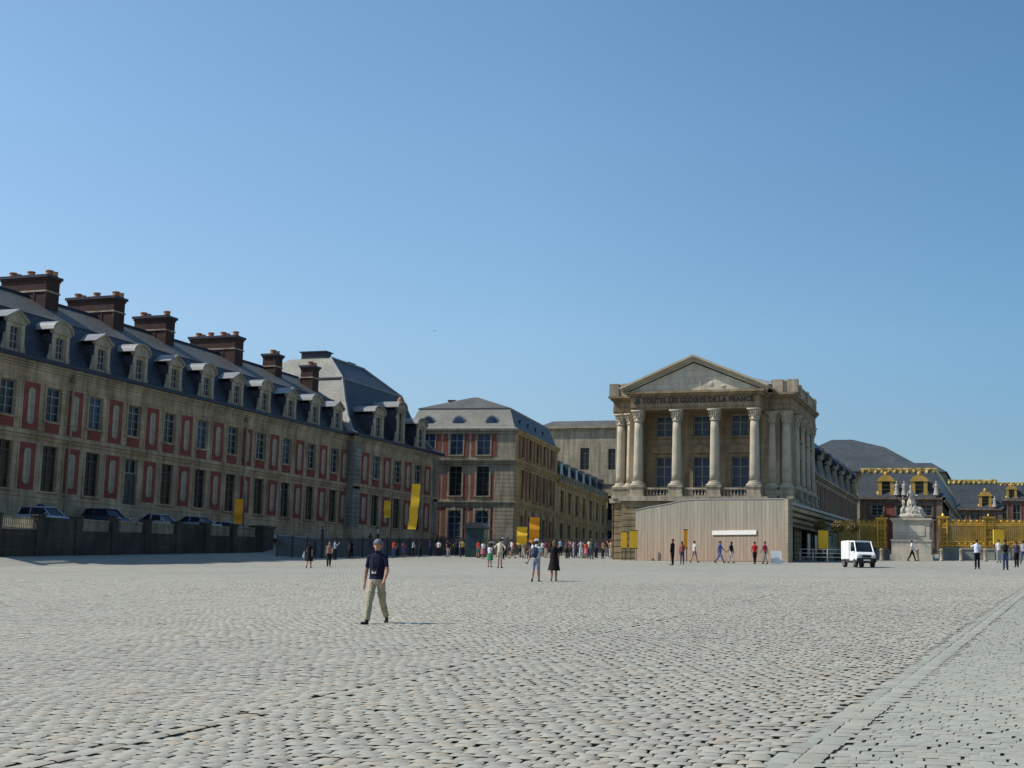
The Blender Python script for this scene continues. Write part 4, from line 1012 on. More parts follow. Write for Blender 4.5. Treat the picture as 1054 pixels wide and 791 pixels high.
# the crowd ----------------------------------------------------------------------
K = (.012, .012, .014); WH = (.62, .63, .66); NV = (.03, .035, .09); RD = (.5, .04, .03); BG = (.42, .36, .26); GY = (.16, .16, .17); LB = (.33, .45, .62); GN = (.05, .2, .09); PK = (.45, .13, .2); JN = (.05, .07, .13); CR = (.58, .54, .42); YE = (.6, .42, .05); PU = (.16, .1, .25); BR = (.12, .07, .04); OR = (.6, .2, .05)
P = [
 ('woman in black dress carrying a white bag, left of the strolling pair', -41.62, 76.0, 200, 'walk', K, K, 1.66, dict(female=True, extra=(('dress', K),), pants=.3)),
 ('person in striped dark top and trousers right of the woman in black dress', -41.92, 79.2, 30, 'stride', (.3, .18, .15), K, 1.74, dict(sleeve=.5)),
 ('person in pale blue shirt and dark trousers beside the pale block end of the wall', -56.6, 108, 120, 'photo', LB, K, 1.76, dict(sleeve=.8)),
 ('person in bright red shirt below the yellow banner', -57.5, 122, 160, 'stand', RD, JN, 1.72, {}),
 ('person in wine-coloured top and violet skirt right of the red shirted one', -58.3, 126, 200, 'relax', (.3, .07, .1), PU, 1.64, dict(female=True, extra=(('skirt', PU),), pants=.3)),
 ('person in light blue shirt leaning forward below the yellow banner', -58.6, 129, 80, 'carry', LB, K, 1.7, {}),
 ('person in white top and black trousers standing in the shade right of the banner', -57.9, 134, 170, 'akimbo', WH, K, 1.72, {}),
 ('person in lilac shirt beside the one in white and black', -57.0, 134.6, 210, 'stand', (.3, .25, .42), NV, 1.68, {}),
 ('person in mustard yellow shirt near the dark kiosk', -56.4, 137, 180, 'stand', YE, K, 1.78, {}),
 ('person in red shirt and shorts at the left of the group before the corner block', -49.6, 124.5, 150, 'stand', RD, (.05, .2, .15), 1.7, dict(pants=.9)),
 ('person in white top and pink skirt behind the woman in green', -45.5, 115.5, 190, 'relax', WH, PK, 1.66, dict(female=True, extra=(('skirt', PK),), pants=.3)),
 ('woman in green dress beside the man in the cream shirt', -32.14, 82.8, 170, 'stand', WH, GN, 1.5, dict(female=True, extra=(('skirt', GN),), pants=.3)),
 ('man in loose cream shirt and tan shorts seen from behind', -30.46, 80.2, 185, 'akimbo', CR, BG, 1.82, dict(pants=.95, sleeve=.95, fat=1.2)),
 ('tall person in pale blue hat behind the man in the cream shirt', -43.9, 116.2, 180, 'stand', GY, K, 1.9, dict(extra=(('hat', LB),))),
 ('person in pink top and grey shorts walking right of the cream shirt', -44.9, 121.5, 120, 'walk', (.5, .3, .28), GY, 1.7, dict(pants=.9)),
 ('person in tan top and pale trousers in the shade before the corner block', -44.2, 122.8, 60, 'walk', BG, BG, 1.7, {}),
 ('person in white shirt and dark shorts walking left behind the couple', -33.08, 93.8, 300, 'stride', WH, K, 1.7, dict(pants=.95)),
 ('person in white shirt with dark backpack and grey shorts, left one of the couple', -18.75, 53.6, 175, 'carry', (.5, .55, .58), (.22, .26, .33), 1.76, dict(pants=.95, extra=(('pack', (.05, .06, .09)), ('hat', (.5, .55, .7))))),
 ('woman in loose black dress, right one of the couple', -18.3, 54.6, 190, 'stand', K, K, 1.7, dict(female=True, extra=(('dress', K),), pants=.3, hair=HAIR2)),
 ('person in dark blue shirt at the left end of the queue', -41.3, 123.5, 180, 'stand', NV, K, 1.75, {}),
 ('person in brick red cap and dark coat in the queue', -40.5, 124.6, 150, 'relax', (.06, .05, .08), K, 1.76, dict(extra=(('cap', RD),))),
 ('person in blue denim clothes in the queue', -40.2, 126.5, 200, 'stand', JN, JN, 1.72, {}),
 ('person in pale grey shirt and white trousers in the queue', -39.17, 124.9, 190, 'akimbo', (.4, .4, .42), WH, 1.78, {}),
 ('person in pink skirt and red top in the queue', -38.5, 124.4, 165, 'relax', RD, PK, 1.62, dict(female=True, extra=(('skirt', PK),), pants=.3)),
 ('person in green hat and dark green jacket in the queue', -36.31, 119, 180, 'stand', (.04, .1, .08), (.05, .08, .1), 1.8, dict(sleeve=2, extra=(('hat', (.12, .2, .12)),))),
 ('person in brown top near the right end of the queue', -36.9, 124.5, 130, 'stand', (.3, .12, .08), K, 1.7, {}),
 ('person in tan shirt and white trousers near the right end of the queue', -36.4, 125.6, 200, 'relax', BG, WH, 1.72, {}),
 ('person in light blue shirt at the right end of the queue by the rusticated base', -38.0, 132.6, 180, 'akimbo', LB, JN, 1.8, {}),
 ('person all in black standing before the board screen', -22.67, 93.6, 250, 'stand', K, K, 1.8, dict(sleeve=2)),
 ('person in red and grey holding an orange jacket before the board screen', -22.91, 97.5, 190, 'relax', (.35, .1, .08), JN, 1.64, dict(female=True)),
 ('person in white top and shorts close to the board screen', -23.6, 104.5, 140, 'walk', (.5, .52, .52), (.2, .2, .2), 1.7, dict(pants=.9)),
 ('person in blue and violet striding along under the white sign strip', -21.19, 102.5, 75, 'stride', (.1, .15, .4), (.1, .13, .3), 1.74, {}),
 ('woman in black top and white leggings under the right end of the sign strip', -20.36, 102.8, 250, 'walk', K, (.5, .45, .38), 1.64, dict(female=True, pants=1.8)),
 ('person in dark red shirt, left one of the red pair by the screen end', -18.0, 99.5, 200, 'stride', (.42, .03, .04), K, 1.7, {}),
 ('person in red top and grey trousers, right one of the red pair', -17.3, 99.8, 240, 'walk', (.38, .05, .08), (.2, .22, .22), 1.66, {}),
 ('person in white shirt and dark trousers walking before the statue pedestal', -8.25, 117.0, 100, 'walk', WH, K, 1.74, dict(sleeve=.9)),
 ('man in white shirt and black trousers raising one arm', -2.38, 87.5, 185, 'point', (.66, .68, .78), K, 1.76, dict(sleeve=.9)),
 ('person with dark olive top and black backpack facing the gilded fence', -.75, 85.3, 180, 'photo', (.16, .13, .05), JN, 1.78, dict(extra=(('pack', K),))),
 ('person in dark violet shirt at the right edge of the picture', -.15, 94, 200, 'stand', (.08, .07, .12), K, 1.66, {}),
 ('person in white shirt far behind the one with the black backpack', -1.45, 112, 180, 'relax', WH, (.3, .3, .3), 1.76, {}),
 ('person in grey top near the right edge beside the gilded fence', .3, 106, 160, 'walk', (.3, .3, .33), JN, 1.72, {}),
]
for lb, x, y, dg_, ps, tp, bt, h, kw in P:
    person(lb, x, y, dg_, ps, tp, bt, h, **kw)
# the people on the shaded ramp and along the foot of the buildings, told apart by clothes
ramp = [(-65.0, 121, K, K, 'black clothes'), (-66.5, 124, NV, K, 'navy top'), (-64.5, 127, PK, GY, 'bright pink top'), (-67.5, 130, GY, K, 'grey top'), (-66.0, 134, (.03, .06, .05), K, 'dark green top'),
        (-68.5, 137, BR, K, 'brown top'), (-65.5, 139, PU, JN, 'dull violet top'), (-69, 142, WH, K, 'white top'), (-67, 146, (.1, .02, .03), JN, 'maroon top'), (-70, 150, LB, K, 'pale blue top'),
        (-63.5, 117, (.02, .05, .07), K, 'teal top'), (-66.8, 119, GY, BR, 'mid grey top and brown trousers')]
for i, (x, y, a, c, t) in enumerate(ramp):
    if i % 3 != 1: x = -61.6 + (i % 4) * .25
    person('person in %s on the shaded ramp before the brick pavilion' % t, x, y, random.choice((90, 150, 180, 210, 270)), random.choice(('stand', 'relax', 'walk', 'akimbo')), a, c, random.uniform(1.6, 1.82))
foot = [(-60.5, 150, K, K, 'black'), (-59.0, 146, GY, K, 'charcoal grey'), (-57.2, 148, NV, JN, 'navy and denim'), (-55.5, 150, RD, K, 'red and black'), (-54.2, 146, (.05, .08, .1), K, 'slate blue'), (-52.6, 142, WH, JN, 'white and denim'),
        (-51.0, 146, BR, BG, 'brown and tan'), (-49.4, 140, (.2, .05, .12), K, 'plum'), (-48.2, 138, GY, GY, 'all grey'), (-46.9, 142, LB, K, 'light blue and black'), (-45.8, 137, K, JN, 'black and denim'), (-44.4, 138, OR, K, 'orange and black'),
        (-43.2, 136, NV, K, 'navy and black'), (-42.2, 139, (.3, .3, .2), BR, 'khaki and brown'), (-41.2, 134, PK, JN, 'pink and denim'), (-40.1, 137, K, GY, 'black and grey'), (-47.6, 131, (.04, .12, .1), K, 'bottle green'), (-50.3, 134, PU, K, 'violet and black'), (-38.9, 129, (.05, .05, .12), K, 'midnight blue'), (-53.4, 138, (.1, .1, .1), BG, 'dark grey and tan')]
for i, (x, y, a, c, t) in enumerate(foot):
    person('person in %s in the crowd at the foot of the corner block' % t, x, y, random.choice((90, 150, 180, 210, 270)), random.choice(('stand', 'relax', 'walk', 'akimbo', 'photo')), a, c, random.uniform(1.6, 1.84), pants=random.choice((1.93, 1.93, .9)))
tops = [('dark grey', (.05, .05, .055)), ('dark blue', (.02, .03, .07)), ('black', K), ('cream', CR), ('wine red', (.16, .02, .03)), ('sky blue', (.2, .3, .45)), ('olive', (.08, .08, .03)), ('pink', (.4, .15, .18)), ('white', WH), ('rust', (.3, .1, .04))]
rc = random.Random(11)
for i in range(36):
    tn, tc = tops[i % 10]; bn, bc = [('black', K), ('denim', JN), ('tan', BG), ('grey', GY)][(i // 10 + i) % 4]
    x = -56.5 + i * .53 + rc.uniform(-.2, .2); y = 133 - (x + 56.5) * .25 + rc.uniform(-3, 7); dr = rc.choice((90, 150, 180, 200, 270)); ps = rc.choice(('stand', 'relax', 'walk', 'akimbo', 'photo'))
    person('person in %s top and %s trousers, %s in the waiting crowd' % (tn, bn, ['far left', 'left of its middle', 'right of its middle', 'far right'][i * 4 // 36]), x, y, dr, ps, tc, bc, rc.uniform(1.58, 1.84))
r = thing('crowd_barrier', 'dark iron barrier running along the foot of the shaded ramp', 'barrier', (-62.3, 130, gz(-62.3, 130)))
for i in range(-2, 14):
    ya, yb_ = 114 + i * 2.8, 116.7 + i * 2.8; x = -62.6 + .04 * i; z0 = gz(x, ya); b = MB()
    for z in (.12, 1.75): b.tube((x, ya, z0 + z), (x, yb_, gz(x, yb_) + z), .03, seg=6)
    for k_ in range(22): yy = ya + (yb_ - ya) * k_ / 21; b.tube((x, yy, gz(x, yy) + .12), (x, yy, gz(x, yy) + 1.9), .024, seg=5)
    for yy in (ya, yb_): b.tube((x, yy, gz(x, yy) - .05), (x, yy, gz(x, yy) + 2.0), .06, seg=6)
    b.build('panel', ['iron'], r)
r = thing('crowd_barrier', 'dark iron fence behind the waiting crowd at the foot of the corner block', 'fence', (-50, 142, gz(-50, 142)))
for i in range(8):
    xa, xb = -61.6 + i * 2.85, -58.85 + i * 2.85; y = 142.; b = MB(); za, zb_ = gz(xa, y), gz(xb, y)
    for z in (.12, 1.75): b.tube((xa, y, za + z), (xb, y, zb_ + z), .035, seg=6)
    for k_ in range(22): xx = xa + (xb - xa) * k_ / 21; b.tube((xx, y, gz(xx, y) + .12), (xx, y, gz(xx, y) + 1.95), .026, seg=5)
    for xx in (xa, xb): b.tube((xx, y, gz(xx, y) - .05), (xx, y, gz(xx, y) + 2.05), .06, seg=6)
    b.build('panel', ['iron'], r)
# bags
b = MB(); b.ell((0, 0, 0), (.06, .17, .15), 10, 8); b.tube((0, -.1, .1), (0, 0, .32), .012, seg=5); b.tube((0, .1, .1), (0, 0, .32), .012, seg=5)
o = link(bpy.data.objects.new('shoulder_bag', b.mesh('shoulder_bag', ['whitepaint'], smooth=True))); o.location = (-41.93, 75.9, gz(-41.9, 76) + .72); tag(o, 'white bag hanging from the hand of the woman in the black dress', 'bag')

# ------------------------------------------------------------------ statue on its pedestal
YS = 121.0
px0, px1 = -10.2, -6.95; pxm = (px0 + px1) / 2; pz = plane_z(pxm, YS)
ped = thing('statue_pedestal', 'tall pale stone pedestal carrying the seated marble group', 'pedestal', (pxm, YS + 1.2, pz))
b = MB(); y0, y1 = YS, YS + 2.4
b.box(px0 - .12, px1 + .12, y0 - .12, y1 + .12, pz - .1, pz + .5); b.box(px0, px1, y0, y1, pz + .5, pz + 1.62); b.box(px0 - .06, px1 + .06, y0 - .06, y1 + .06, pz + 1.622, pz + 1.8)
b.box(px0 + .12, px1 - .12, y0 + .12, y1 - .12, pz + 1.802, pz + 3.3); b.box(px0 + .02, px1 - .02, y0 + .02, y1 - .02, pz + 3.302, pz + 3.45); b.box(px0 + .0 - .08, px1 + .08, y0 - .08, y1 + .08, pz + 3.452, pz + 3.62)
b.box(px0 + .5, px1 - .5, y0 + .08, y0 + .119, pz + 2.1, pz + 3.05); b.build('die_and_mouldings', ['ped'], ped)
sb_ = MB()
def figure(ox, oy, oz, k, deg, legs, arms, lean=0, female=True):
    i0 = len(sb_.v); m2 = MB(); prims(m2, legs, arms, lean, female=female, fingers=False); ca, sa = math.cos(R(deg)), math.sin(R(deg)); n0 = len(sb_.v)
    for x, y, z in m2.v: sb_.v.append((ox + k * (x * ca - y * sa), oy + k * (x * sa + y * ca), oz + k * z))
    sb_.f += [tuple(i + n0 for i in f) for f in m2.f]; sb_.k += m2.k
zs = pz + 3.62; yc = YS + 1.2
for c, r in (((pxm, yc, zs + .15), (1.35, 1.0, .32)), ((pxm + .1, yc, zs + .5), (1.0, .8, .45)), ((pxm + .75, yc - .1, zs + .55), (.5, .5, .3)), ((pxm - .7, yc - .1, zs + .5), (.45, .5, .4)), ((pxm, yc + .2, zs + 1.0), (.5, .45, .5)), ((pxm + .9, yc, zs + .25), (.55, .5, .3))): sb_.ell(c, r, 14, 10)
figure(pxm - .05, yc + .05, zs - .15, 1.45, 20, ((80, 75), (62, 90)), ((40, 30, 40, 0), (20, 50, 70, 10)), -4)
figure(pxm - .75, yc - .35, zs - .1, .95, -30, ((50, 70), (70, 100)), ((120, 30, 20, 0), (40, 30, 60, 0)), 14, False)
figure(pxm + .55, yc - .45, zs - .35, .95, 60, ((85, 60), (70, 30)), ((60, 30, 30, 0), (-30, 30, 20, 0)), -34, False)
for i in range(10):
    a = i * .6; sb_.ell((pxm - .2 + .1 * i + .15 * math.sin(i * 3), yc - .55 + .1 * math.cos(i * 2), zs + .75 - .05 * i + .1 * math.sin(i * 5)), (.12, .1, .3), 8, 6, rot=Matrix.Rotation(.6 * math.sin(i), 3, 'Y'))
me = remesh(sb_, 'marble_group', .04, 1); me.materials.clear(); me.materials.append(M['marble'])
for c in me.vertices: c.co = c.co - Vector((pxm, yc, zs))
o = link(bpy.data.objects.new('marble_statue', me)); o.location = (pxm, yc, zs); o.scale = (.82, .9, 1.22); tag(o, 'white marble group of seated figures on top of the stone pedestal', 'statue')

# small figures on the court cornices
for x, y, z, lb in ((-14.0, 174.9, 13.4, 'leftmost stone figure on the cornice of the nearer court front'), (-13.1, 174.9, 13.4, 'second stone figure on the cornice, between the two gilded dormers'), (-9.3, 174.9, 13.4, 'stone figure at the right corner of the nearer court front'), (-9.9, 229.9, 15.3, 'stone figure at the left corner of the farther court front'), (-3.4, 229.9, 15.3, 'stone figure at the right corner of the farther court front')):
    person(lb, x, y - .1, 0, random.choice(('relax', 'akimbo', 'point')), h=2.0, name='stone_figure', z=z + .03, allmat=M['marble'], group='stone figures on the court cornices', extra=(('longskirt', None),))

# ------------------------------------------------------------------ gilded fence
_bar = {}
def fence_run(label, x0, x1, y, posts):
    zb_ = lambda x: plane_z(x, y)
    r = thing('gilded_fence', label, 'fence', ((x0 + x1) / 2, y, zb_((x0 + x1) / 2)), 0, 'gilded fences before the inner court')
    zm = zb_((x0 + x1) / 2); fr = Frame(0, y, 0)
    b = MB(fr); b.box(x0, x1, -.35, .35, zm - .4, zm + .85); b.box(x0, x1, -.42, .42, zm + .852, zm + 1.0); b.build('low_wall', ['lowwall'], r)
    zt = zm + 3.45
    b = MB(fr)
    for z in (zm + 1.15, zm + 1.5, zm + 2.95, zt - .35): b.box(x0, x1, -.06, .06, z, z + .09)
    b.build('rails', ['gold'], r)
    b = MB(fr); n = int((x1 - x0) / .17)
    for i in range(n): x = x0 + (x1 - x0) * (i + .5) / n; b.box(x - .064, x + .064, -.03, .03, zm + 1.0, zt - .1); b.extrude([(x - .055, zt - .1), (x + .055, zt - .1), (x, zt + .14)], -.03, .03)
    for i in range(n // 2): x = x0 + (x1 - x0) * (i + .5) / (n // 2); b.box(x - .06, x + .06, -.02, .02, zm + 3.06, zt - .36); b.box(x - .05, x + .05, -.02, .02, zm + 1.25, zm + 1.49)
    b.build('bars', ['gold_bar'], r)
    b = MB(fr)
    for i in range(int((x1 - x0) / .5)): x = x0 + .25 + .5 * i; b.ell((x, 0, zt - .12), (.14, .09, .13), 8, 6); b.ell((x, 0, zm + 1.35), (.13, .07, .1), 8, 5)
    b.build('rosettes', ['gold'], r)
    for x in posts:
        b = MB(fr)
        for s in (-.32, .32): b.box(x + s - .07, x + s + .07, -.15, .15, zm + 1.0, zt + .15)
        for z in (1.1, 1.9, 2.7, 3.5): b.box(x - .38, x + .38, -.13, .13, zm + z, zm + z + .1)
        for z in (1.5, 2.3, 3.1):
            for dx, dz in ((0, .2), (0, -.2), (-.12, 0), (.12, 0)): b.ell((x + dx, -.03, zm + z + dz), (.1, .05, .1), 8, 5)
        b.box(x - .5, x + .5, -.22, .22, zt + .15, zt + .3); b.lathe([(.1, zt + .3), (.15, zt + .38), (.06, zt + .55)], x, 0, 8)
        b.build('ornate_post', ['gold_bar' if x > -5 else 'gold'], r)
    return r
fence_run('gilded fence between the entrance canopy and the statue pedestal', -15.2, -10.9, 125.4, (-11.4,))
fence_run('long gilded fence right of the statue pedestal', -6.6, 5.5, 126.2, (-6.2, -2.4, 2.8))
# white balustrade and bollards before the fence
r = thing('white_barrier', 'low white barrier of upright slabs left of the statue pedestal', 'barrier', (-12, 123.4, plane_z(-12, 123.4)))
zb0 = plane_z(-12, 123.4); b = MB(); b.box(-14.6, -10.6, 123.3, 123.5, zb0 + .85, zb0 + 1.0); b.build('top_rail', ['stone_trim'], r)
for i in range(9):
    b = MB(); x = -14.5 + i * .47; b.box(x, x + .26, 123.32, 123.48, zb0 - .05, zb0 + .849); b.build('slab', ['stone_trim'], r)
for x, lb in ((-6.05, 'stone bollard nearest the right side of the statue pedestal'), (-4.5, 'stone bollard in the middle of the low wall'), (-2.6, 'stone bollard left of the yellow notice'), (-8.0, 'stone bollard standing before the statue pedestal'), (-10.9, 'stone bollard at the end of the white barrier')):
    b = MB(); y = 119.5; z = plane_z(x, y); b.lathe([(.19, z - .05), (.19, z + .1), (.15, z + .14), (.13, z + .85), (.16, z + .88), (.15, z + .95), (.06, z + 1.04)], x, y, 12); o = b.build('stone_bollard', ['stone_trim'], None, True); tag(o, lb, 'bollard', 'stone bollards along the gilded fence')

# ------------------------------------------------------------------ left side: retaining wall, railing, terrace, cars
XWALL = -65.
rw = thing('retaining_wall', 'dark stone retaining wall with railing panels along the parked cars', 'wall', (XWALL, 92, 3.0))
FWL = Frame(XWALL, 0, 90)
b = MB(FWL); n = 16; ys, ye_ = 74.5, 109.
def wtop(y): return 4.55 + .022 * (y - 74)
b.fr = W0
for i in range(n):
    a, c = ys + (ye_ - ys) * i / n, ys + (ye_ - ys) * (i + 1) / n; za, zc_ = wtop(a), wtop(c)
    b.loft([[(XWALL, a, 2), (XWALL, a, za), (XWALL - .5, a, za), (XWALL - .5, a, 2)], [(XWALL, c, 2), (XWALL, c, zc_), (XWALL - .5, c, zc_), (XWALL - .5, c, 2)]], cap=True)
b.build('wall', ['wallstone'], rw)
b = MB()
for i in range(9):
    y = ys + .4 + i * 4.28; b.box(XWALL - .55, XWALL + .1, y - .35, y + .35, 2, wtop(y) + .95); b.box(XWALL - .62, XWALL + .17, y - .42, y + .42, wtop(y) + .952, wtop(y) + 1.08)
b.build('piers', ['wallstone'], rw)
for i in range(8):
    ya, yb_ = ys + .8 + i * 4.28, ys + .4 + (i + 1) * 4.28 - .4; b = MB(); m = 18; zz = wtop((ya + yb_) / 2)
    if i in (1, 5): # solid panel
        b.box(XWALL - .4, XWALL - .05, ya, yb_, zz - .1, zz + .9); b.build('parapet_panel', ['wallstone'], rw); continue
    for j in range(m): y = ya + (yb_ - ya) * (j + .5) / m; b.box(XWALL - .28, XWALL - .2, y - .035, y + .035, zz - .05, zz + .8)
    b.box(XWALL - .32, XWALL - .16, ya, yb_, zz + .8, zz + .88); b.box(XWALL - .3, XWALL - .18, ya, yb_, zz + .08, zz + .13); b.build('railing_panel', ['stone_grey'], rw)
b = MB(); b.box(XWALL - 1.0, XWALL + .3, 109.2, 111.2, 2.5, 6.2, 0); b.box(XWALL - 1.15, XWALL + .45, 109.05, 111.35, 6.2, 6.4, 0)
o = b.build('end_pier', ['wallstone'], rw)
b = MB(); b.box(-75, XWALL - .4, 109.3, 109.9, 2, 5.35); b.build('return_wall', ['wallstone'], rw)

def car(label, x, y, deg, paint, z, hb=1.45, L=4.2, box=False):
    r = thing('parked_car', label, 'car', (x, y, z), R(deg), 'cars parked above the retaining wall'); W_ = 1.72
    b = MB(); h0 = .22; hh = .82
    prof = [(-L / 2, .38), (-L / 2 + .05, .62), (-L / 2 + .25, .74), (-L / 2 + 1.0, .86), (L / 2 - .35, .92), (L / 2 - .05, .8), (L / 2, .45), (L / 2 - .1, h0)] + [(-L / 2 + .15, h0)]
    b.extrude(prof, -W_ / 2, W_ / 2); me = b.mesh('car_body', [paint]); bm = bmesh.new(); bm.from_mesh(me); bmesh.ops.bevel(bm, geom=[e for e in bm.edges], offset=.06, segments=2, affect='EDGES', profile=.6); bm.to_mesh(me); bm.free(); me.polygons.foreach_set('use_smooth', [True] * len(me.polygons)); link(bpy.data.objects.new('body', me), r)
    # greenhouse: roof and pillars over glass
    f0, f1, r1, r0 = -L / 2 + 1.0, -L / 2 + 1.75, (L / 2 - .55 if box else L / 2 - 1.0), L / 2 - .3
    def sec(yw0, yw1, x0, x1, x2, x3, z0, z1): return [[(x0, -yw0, z0), (x3, -yw0, z0), (x3, yw0, z0), (x0, yw0, z0)], [(x1, -yw1, z1), (x2, -yw1, z1), (x2, yw1, z1), (x1, yw1, z1)]]
    g = MB(); g.loft(sec(.8, .64, f0 + .06, f1 + .04, r1 - .04, r0 - .06, .85, hb - .07)); g.build('windows', ['carglass'], r)
    b = MB(); n = 8
    b.loft([[(f1 - .06, -.66, hb - .08), (r1 + .06, -.66, hb - .08), (r1 + .06, .66, hb - .08), (f1 - .06, .66, hb - .08)], [(f1 + .1, -.58, hb), (r1 - .1, -.58, hb), (r1 - .1, .58, hb), (f1 + .1, .58, hb)]])
    for s in (-1, 1):
        for p, q in (((f0, s * .81, .86), (f1, s * .65, hb - .05)), ((r0, s * .81, .88), (r1, s * .65, hb - .05)), (((f1 + r1) / 2 + .1, s * .815, .88), ((f1 + r1) / 2 + .1, s * .66, hb - .05))): b.tube(p, q, .045, .04, 6)
        b.tube((f1, s * .65, hb - .05), (r1, s * .65, hb - .05), .045, seg=6)
    b.build('roof', [paint], r, True)
    for sx_ in (-1, 1):
        for s in (-1, 1):
            b = MB(); cx_ = sx_ * (L / 2 - .78); b.tube((cx_, s * .68, .31), (cx_, s * .875, .31), .31, seg=20); wo = b.build('wheel', ['black'], r)
            b = MB(); b.tube((cx_, s * .87, .31), (cx_, s * .885, .31), .2, seg=14); q = b.build('rim', ['chrome'], r); q.parent = wo
    for s in (-1, 1):
        b = MB(); b.ell((-L / 2 + .12, s * .62, .68), (.1, .16, .08), 10, 6); b.build('headlight', ['lamp'], r, True)
        b = MB(); b.ell((f0 + .25, s * .95, .95), (.08, .1, .07), 8, 6); b.build('wing_mirror', [paint], r, True)
    return r
cp = [carpaint('silver_blue_paint', (.30, .36, .46)), carpaint('dark_blue_paint', (.03, .05, .1)), carpaint('silver_paint', (.42, .45, .50)), carpaint('steel_paint', (.28, .33, .4)), carpaint('pale_blue_paint', (.33, .42, .52))]
cs = [(-69.6, 85.2, 176, cp[0], 'silver blue estate car with a roof dome, leftmost of the parked row', 1.5, 4.5, True), (-71.6, 95.4, 172, cp[1], 'dark blue estate car partly behind the leftmost car', 1.52, 4.5, True),
      (-69.8, 100.6, 178, cp[2], 'pale silver hatchback in the middle of the parked row', 1.47, 4.0, False), (-70.4, 107.4, 175, cp[3], 'steel grey saloon second from the right in the parked row', 1.42, 4.3, False), (-70.6, 113.0, 178, cp[4], 'pale blue car at the right end of the parked row', 1.42, 4.2, False)]
for x, y, dg_, p_, lb, hb, L_, bx in cs: car(lb, x, y, dg_, p_, terr_z(x, y) if y < 112 else 5.45, hb, L_, bx)
b = MB(); b.ell((-69.9, 85.1, terr_z(-69.6, 85.2) + 1.52), (.35, .3, .22), 12, 8); o = b.build('roof_dome', ['lead_dk'], None, True); tag(o, 'dark dome box on the roof of the leftmost parked car', 'roof box')

# ------------------------------------------------------------------ small white utility van
vx, vy = -9.65, 90.2
van = thing('utility_van', 'small white electric utility van with a box body and dark bumper', 'van', (vx, vy, plane_z(vx, vy)), R(115), None)
van.scale = (.92,) * 3
def bev(b, name, mats, off=.04, seg=2):
    me = b.mesh(name, mats); bm = bmesh.new(); bm.from_mesh(me); bmesh.ops.remove_doubles(bm, verts=bm.verts, dist=1e-4); bmesh.ops.bevel(bm, geom=list(bm.edges), offset=off, segments=seg, affect='EDGES'); bm.to_mesh(me); bm.free(); return link(bpy.data.objects.new(name, me), van)
b = MB(); b.box(.05, 1.75, -.68, .68, .55, 1.86); bev(b, 'cargo_box', ['van'])
b = MB(); b.box(.04, 1.78, -.62, .62, .36, .52); b.box(-1.35, .04, -.55, .55, .3, .5); b.build('chassis', ['iron'], van)
b = MB(); b.extrude([(-1.6, .5), (-1.62, .85), (-1.42, 1.02), (-1.0, 1.08), (-.0, 1.08), (-.0, .42), (-1.4, .42)], -.66, .66); bev(b, 'cab_body', ['van'])
b = MB(); b.box(-.85, .02, -.63, .63, 1.72, 1.82)
for s in (-1, 1): b.tube((-1.28, s * .62, 1.04), (-.85, s * .58, 1.76), .045, seg=6); b.tube((-.06, s * .62, 1.04), (-.06, s * .58, 1.76), .05, seg=6)
b.build('cab_roof', ['van'], van)
b = MB(); b.loft([[(-1.26, -.58, 1.07), (-.05, -.58, 1.07), (-.05, .58, 1.07), (-1.26, .58, 1.07)], [(-.84, -.55, 1.73), (-.05, -.55, 1.73), (-.05, .55, 1.73), (-.84, .55, 1.73)]]); b.build('windows', ['carglass'], van)
b = MB(); b.box(-1.72, -1.5, -.69, .69, .3, .62); bev(b, 'bumper', ['black'], .05)
b = MB(); b.box(-1.66, -1.6, -.32, .32, .66, .82); b.build('grille', ['black'], van)
b = MB(); b.box(-1.74, -1.722, -.24, .24, .42, .52); b.build('number_plate', ['white_sign'], van)
for s in (-1, 1):
    b = MB(); b.ell((-1.60, s * .5, .78), (.06, .1, .08), 12, 8); b.build('headlight', ['lamp'], van, True)
    b = MB(); b.box(-.85, -.1, s * .665 - .012, s * .665 + .012, .48, 1.04); dr_ = b.build('door', ['van'], van)
    b = MB(); b.box(-.3, -.18, s * .69 - .01, s * .69 + .01, .88, .92); q = b.build('handle', ['black'], van); q.parent = dr_
    b = MB(); b.box(-1.12, -1.02, s * .8 - .08, s * .8 + .08, 1.15, 1.35); b.build('wing_mirror', ['black'], van)
    for x in (-1.1, 1.15):
        b = MB(); b.tube((x, s * .5, .28), (x, s * .69, .28), .28, seg=22); wo = b.build('wheel', ['black'], van)
        b = MB(); b.tube((x, s * .685, .28), (x, s * .70, .28), .17, seg=16); q = b.build('rim', ['chrome'], van); q.parent = wo

# ------------------------------------------------------------------ banners, signs, railing, kiosk, shrubs
def banner(label, x, y, z0, z1, w, m, deg=0, curve=0., pole=True, group=None, arm=.0):
    zg = gz(x, y); r = thing('banner', label, 'banner', (x, y, zg), 0, group); fr = Frame(x, y, deg); b = MB(fr); n = 26
    for i in range(n):
        t0, t1 = i / n, (i + 1) / n; f = lambda t: (curve * (t ** 1.6) + .02 * math.sin(t * 19), .14 * math.sin(t * 9) * (.3 + t))
        (xa, ya), (xb, yb_) = f(t0), f(t1); za, zc_ = z1 + (z0 - z1) * t0, z1 + (z0 - z1) * t1
        b.loft([[(xa - w / 2, ya, za), (xa + w / 2, ya + .05, za), (xa + w / 2, ya + .07, za), (xa - w / 2, ya + .02, za)], [(xb - w / 2, yb_, zc_), (xb + w / 2, yb_ + .05, zc_), (xb + w / 2, yb_ + .07, zc_), (xb - w / 2, yb_ + .02, zc_)]])
    b.build('cloth', [m], r)
    if pole:
        b = MB(fr); b.tube((w / 2 + .1, .1, zg - .1), (w / 2 + .1, .1, z1 + .5), .055, .04, 8); b.tube((w / 2 + .2, .1, z1 + .05), (-w / 2, .05, z1 + .05), .03, seg=6); b.build('pole', ['iron'], r)
    return r
